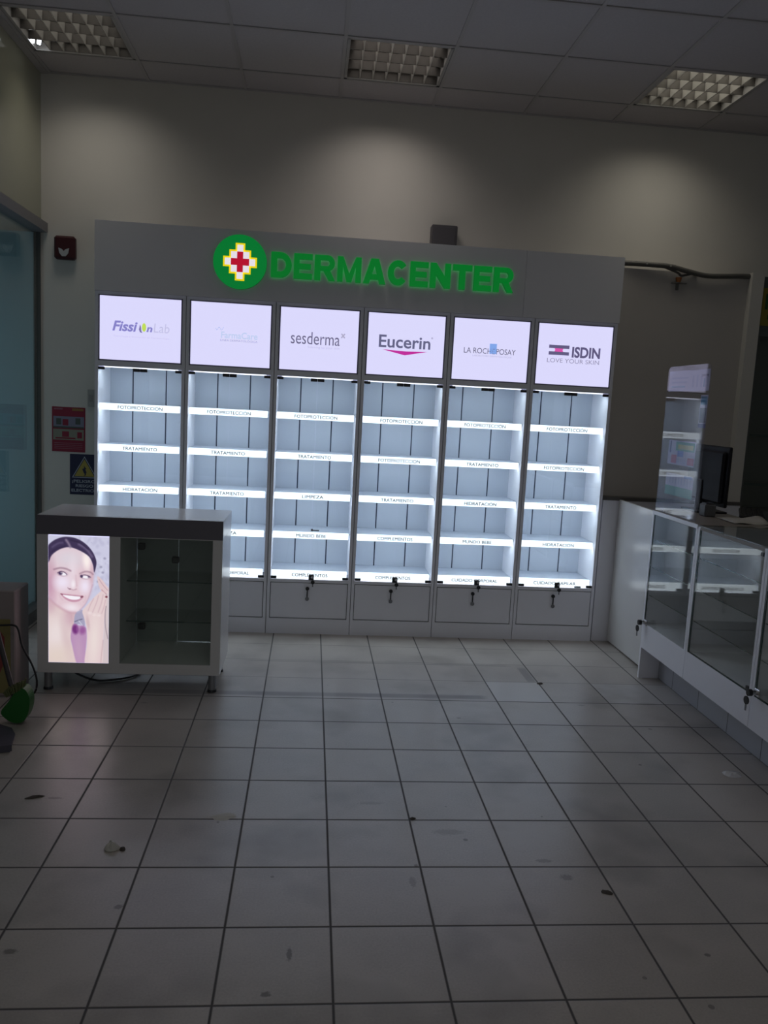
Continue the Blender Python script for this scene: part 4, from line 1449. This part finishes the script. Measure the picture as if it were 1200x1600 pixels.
# ------------------------------------------------------------------ left foreground
bxm = MB()
bxm.box(-0.42, -0.060, -1.330, -1.12, 0.0005, 0.585, 0, 0.006)
bxm.box(-0.40, -0.085, -1.3312, -1.330, 0.02, 0.43, 1)
bxm.prism([(-0.30, 0.10), (-0.16, 0.08), (-0.115, 0.20), (-0.115, 0.33), (-0.17, 0.42), (-0.30, 0.40)], (0, -1.3318, 0.0), EX, EZ, 0.0005, 2)
bxm.prism([(-0.28, 0.16), (-0.20, 0.15), (-0.17, 0.24), (-0.20, 0.33), (-0.28, 0.32)], (0, -1.3324, 0.0), EX, EZ, 0.0005, 3)
bxm.build('printed_carton', [P('grey_carton', (0.33, 0.28, 0.28), 0.6), P('carton_yellow', (0.27, 0.23, 0.09), 0.6), P('carton_red', (0.26, 0.05, 0.05), 0.6), P('carton_violet', (0.13, 0.05, 0.10), 0.6)],
          label='grey printed carton with yellow and red artwork at the left picture edge', cat='carton')

MB().tube([(-0.30, -1.37, 0.408), (-0.123, -1.37, 0.408), (-0.055, -1.37, 0.410), (-0.030, -1.37, 0.385), (-0.010, -1.37, 0.296), (0.035, -1.365, 0.20), (0.058, -1.36, 0.12), (0.050, -1.34, 0.05), (0.02, -1.318, 0.008), (-0.02, -1.25, 0.007)], 0.0055, 8).build(
    'black_cable', M['black'], label='thin black cable hanging down between the carton and kiosk', cat='cable')

# broom lying against the carton: green block, bristles, dark stick
br = thing('broom', 'green broom head with a dark stick leaning at the left edge', 'broom', (0.06, -1.66, 0.0))
m_ = MB()
prof = [(-0.058, 0.012), (-0.040, -0.020), (0.005, -0.045), (0.050, -0.035), (0.075, 0.020), (0.078, 0.085), (0.055, 0.130), (0.020, 0.125), (-0.025, 0.060)]
prof2 = []
for k in range(len(prof)):
    a_, b_, c_, d_ = (np.array(prof[(k + o) % len(prof)]) for o in (-1, 0, 1, 2))
    for t_ in (0, .25, .5, .75):
        q_ = 0.5 * (2 * b_ + (c_ - a_) * t_ + (2 * a_ - 5 * b_ + 4 * c_ - d_) * t_ ** 2 + (-a_ + 3 * b_ - 3 * c_ + d_) * t_ ** 3)
        prof2.append((float(q_[0]), float(q_[1])))
m_.prism([(q0, q1 + 0.056) for q0, q1 in prof2], (0.06, -1.71, 0.0), EX, EZ, 0.07)
m_.build('head', P('broom_green', (0.015, 0.13, 0.02), 0.45), br)
m_ = MB()
for k in range(150):
    fx = random.uniform(-0.03, 0.045)
    fy = random.uniform(-0.06, 0.0)
    m_.tube([(0.058 + fx, -1.655 + fy, 0.16 + fx * 0.6), (0.05 + fx * 1.3, -1.655 + fy, 0.183 + fx * 0.7 + random.uniform(0, 0.012))], 0.0028, 4, 0, 2)
bo = m_.build('bristles', P('bristle_yellow_green', (0.13, 0.15, 0.06), 0.6), br)
bo['kind'] = 'stuff'
MB().tube([(0.045, -1.645, 0.12), (0.0, -1.60, 0.22), (-0.10, -1.50, 0.46)], 0.013, 10).build('stick', P('broom_stick', (0.05, 0.045, 0.05), 0.5), br)

dp = thing('dustpan', 'dark grey dustpan on the floor under the broom head', 'dustpan', (0.06, -1.88, 0.0))
m_ = MB()
m_.prism([(-0.12, -0.02), (0.0, -0.18), (0.10, -0.15), (0.06, 0.03), (0.02, 0.10), (-0.08, 0.16)], (0.055, -1.87, 0.012), EX, EY, 0.010)
m_.prism([(0.0, -0.18), (0.008, -0.178), (0.108, -0.148), (0.10, -0.15)][::-1], (0.055, -1.87, 0.035), EX, EY, 0.030)
m_.build('pan', P('dustpan_grey', (0.075, 0.072, 0.10), 0.45), dp)
m_ = MB().tube([(-0.02, -1.76, 0.02), (-0.10, -1.66, 0.08), (-0.16, -1.60, 0.13)], 0.012, 10)
m_.build('handle', M['black'], dp)


# ------------------------------------------------------------------ scraps on the floor
def scrap(name, x, y, r, h, mat, label, cat, seed, sx=1.0, rot=0.0):
    rg = random.Random(seed)
    vs = [(0, 0, h)]
    n_ = 9
    for ring, rr, hh in ((0, 0.55, 0.9), (1, 1.0, 0.15)):
        for k in range(n_):
            t_ = 2 * PI * k / n_
            q_ = rr * rg.uniform(0.7, 1.15)
            X_, Y_ = math.cos(t_) * q_ * r * sx, math.sin(t_) * q_ * r
            vs.append((X_ * math.cos(rot) - Y_ * math.sin(rot), X_ * math.sin(rot) + Y_ * math.cos(rot), h * hh * rg.uniform(0.5, 1.1)))
    for k in range(n_):
        a_ = vs[1 + n_ + k]
        vs.append((a_[0] * 0.9, a_[1] * 0.9, 0.0004))
    fs = [(0, 1 + k, 1 + (k + 1) % n_) for k in range(n_)]
    for b0 in (1, 1 + n_):
        fs += [(b0 + k, b0 + n_ + k, b0 + n_ + (k + 1) % n_, b0 + (k + 1) % n_) for k in range(n_)]
    fs.append(tuple(1 + 2 * n_ + k for k in range(n_))[::-1])
    MB().add([(x + p[0], y + p[1], p[2]) for p in vs], fs).build(name, mat, loc=(x, y, 0), label=label, cat=cat)


SCR = P('scrap_white', (0.50, 0.49, 0.46), 0.7)
SCD = P('scrap_dark', (0.06, 0.05, 0.045), 0.7)
SCC = P('scrap_film', (0.52, 0.52, 0.55), 0.25)
scrap('crumpled_paper', 0.802, -2.825, 0.032, 0.030, SCR, 'crumpled white paper scrap on the left foreground floor', 'paper scrap', 1)
scrap('dirt_crumb', 0.842, -2.832, 0.013, 0.012, SCD, 'dark crumb just right of the crumpled paper scrap', 'crumb', 2)
scrap('wood_splinter', 0.405, -2.442, 0.011, 0.010, SCD, 'thin dark splinter on the floor near the left edge', 'splinter', 3, 3.6, 0.35)
scrap('plastic_film', 3.545, -2.170, 0.040, 0.014, SCC, 'clear plastic film scrap on the floor below the right counter', 'plastic scrap', 4, 1.3, 0.5)
scrap('dry_leaf', 2.576, -3.106, 0.012, 0.008, SCD, 'dark leaf shaped bit beside a joint in the right foreground', 'leaf', 5, 2.2, -0.5)
scrap('torn_label', 1.178, -2.592, 0.030, 0.003, SCR, 'flat pale torn paper bit on a floor joint left of centre', 'paper scrap', 6, 1.8, 0.1)
scrap('black_crumb', 1.945, -2.60, 0.012, 0.008, SCD, 'black crumb on a floor joint at the picture centre', 'crumb', 7, 1.3)
scrap('dark_pebble', 2.945, -0.955, 0.016, 0.010, SCD, 'dark pebble at the corner of the white replaced tile', 'pebble', 8, 1.5)
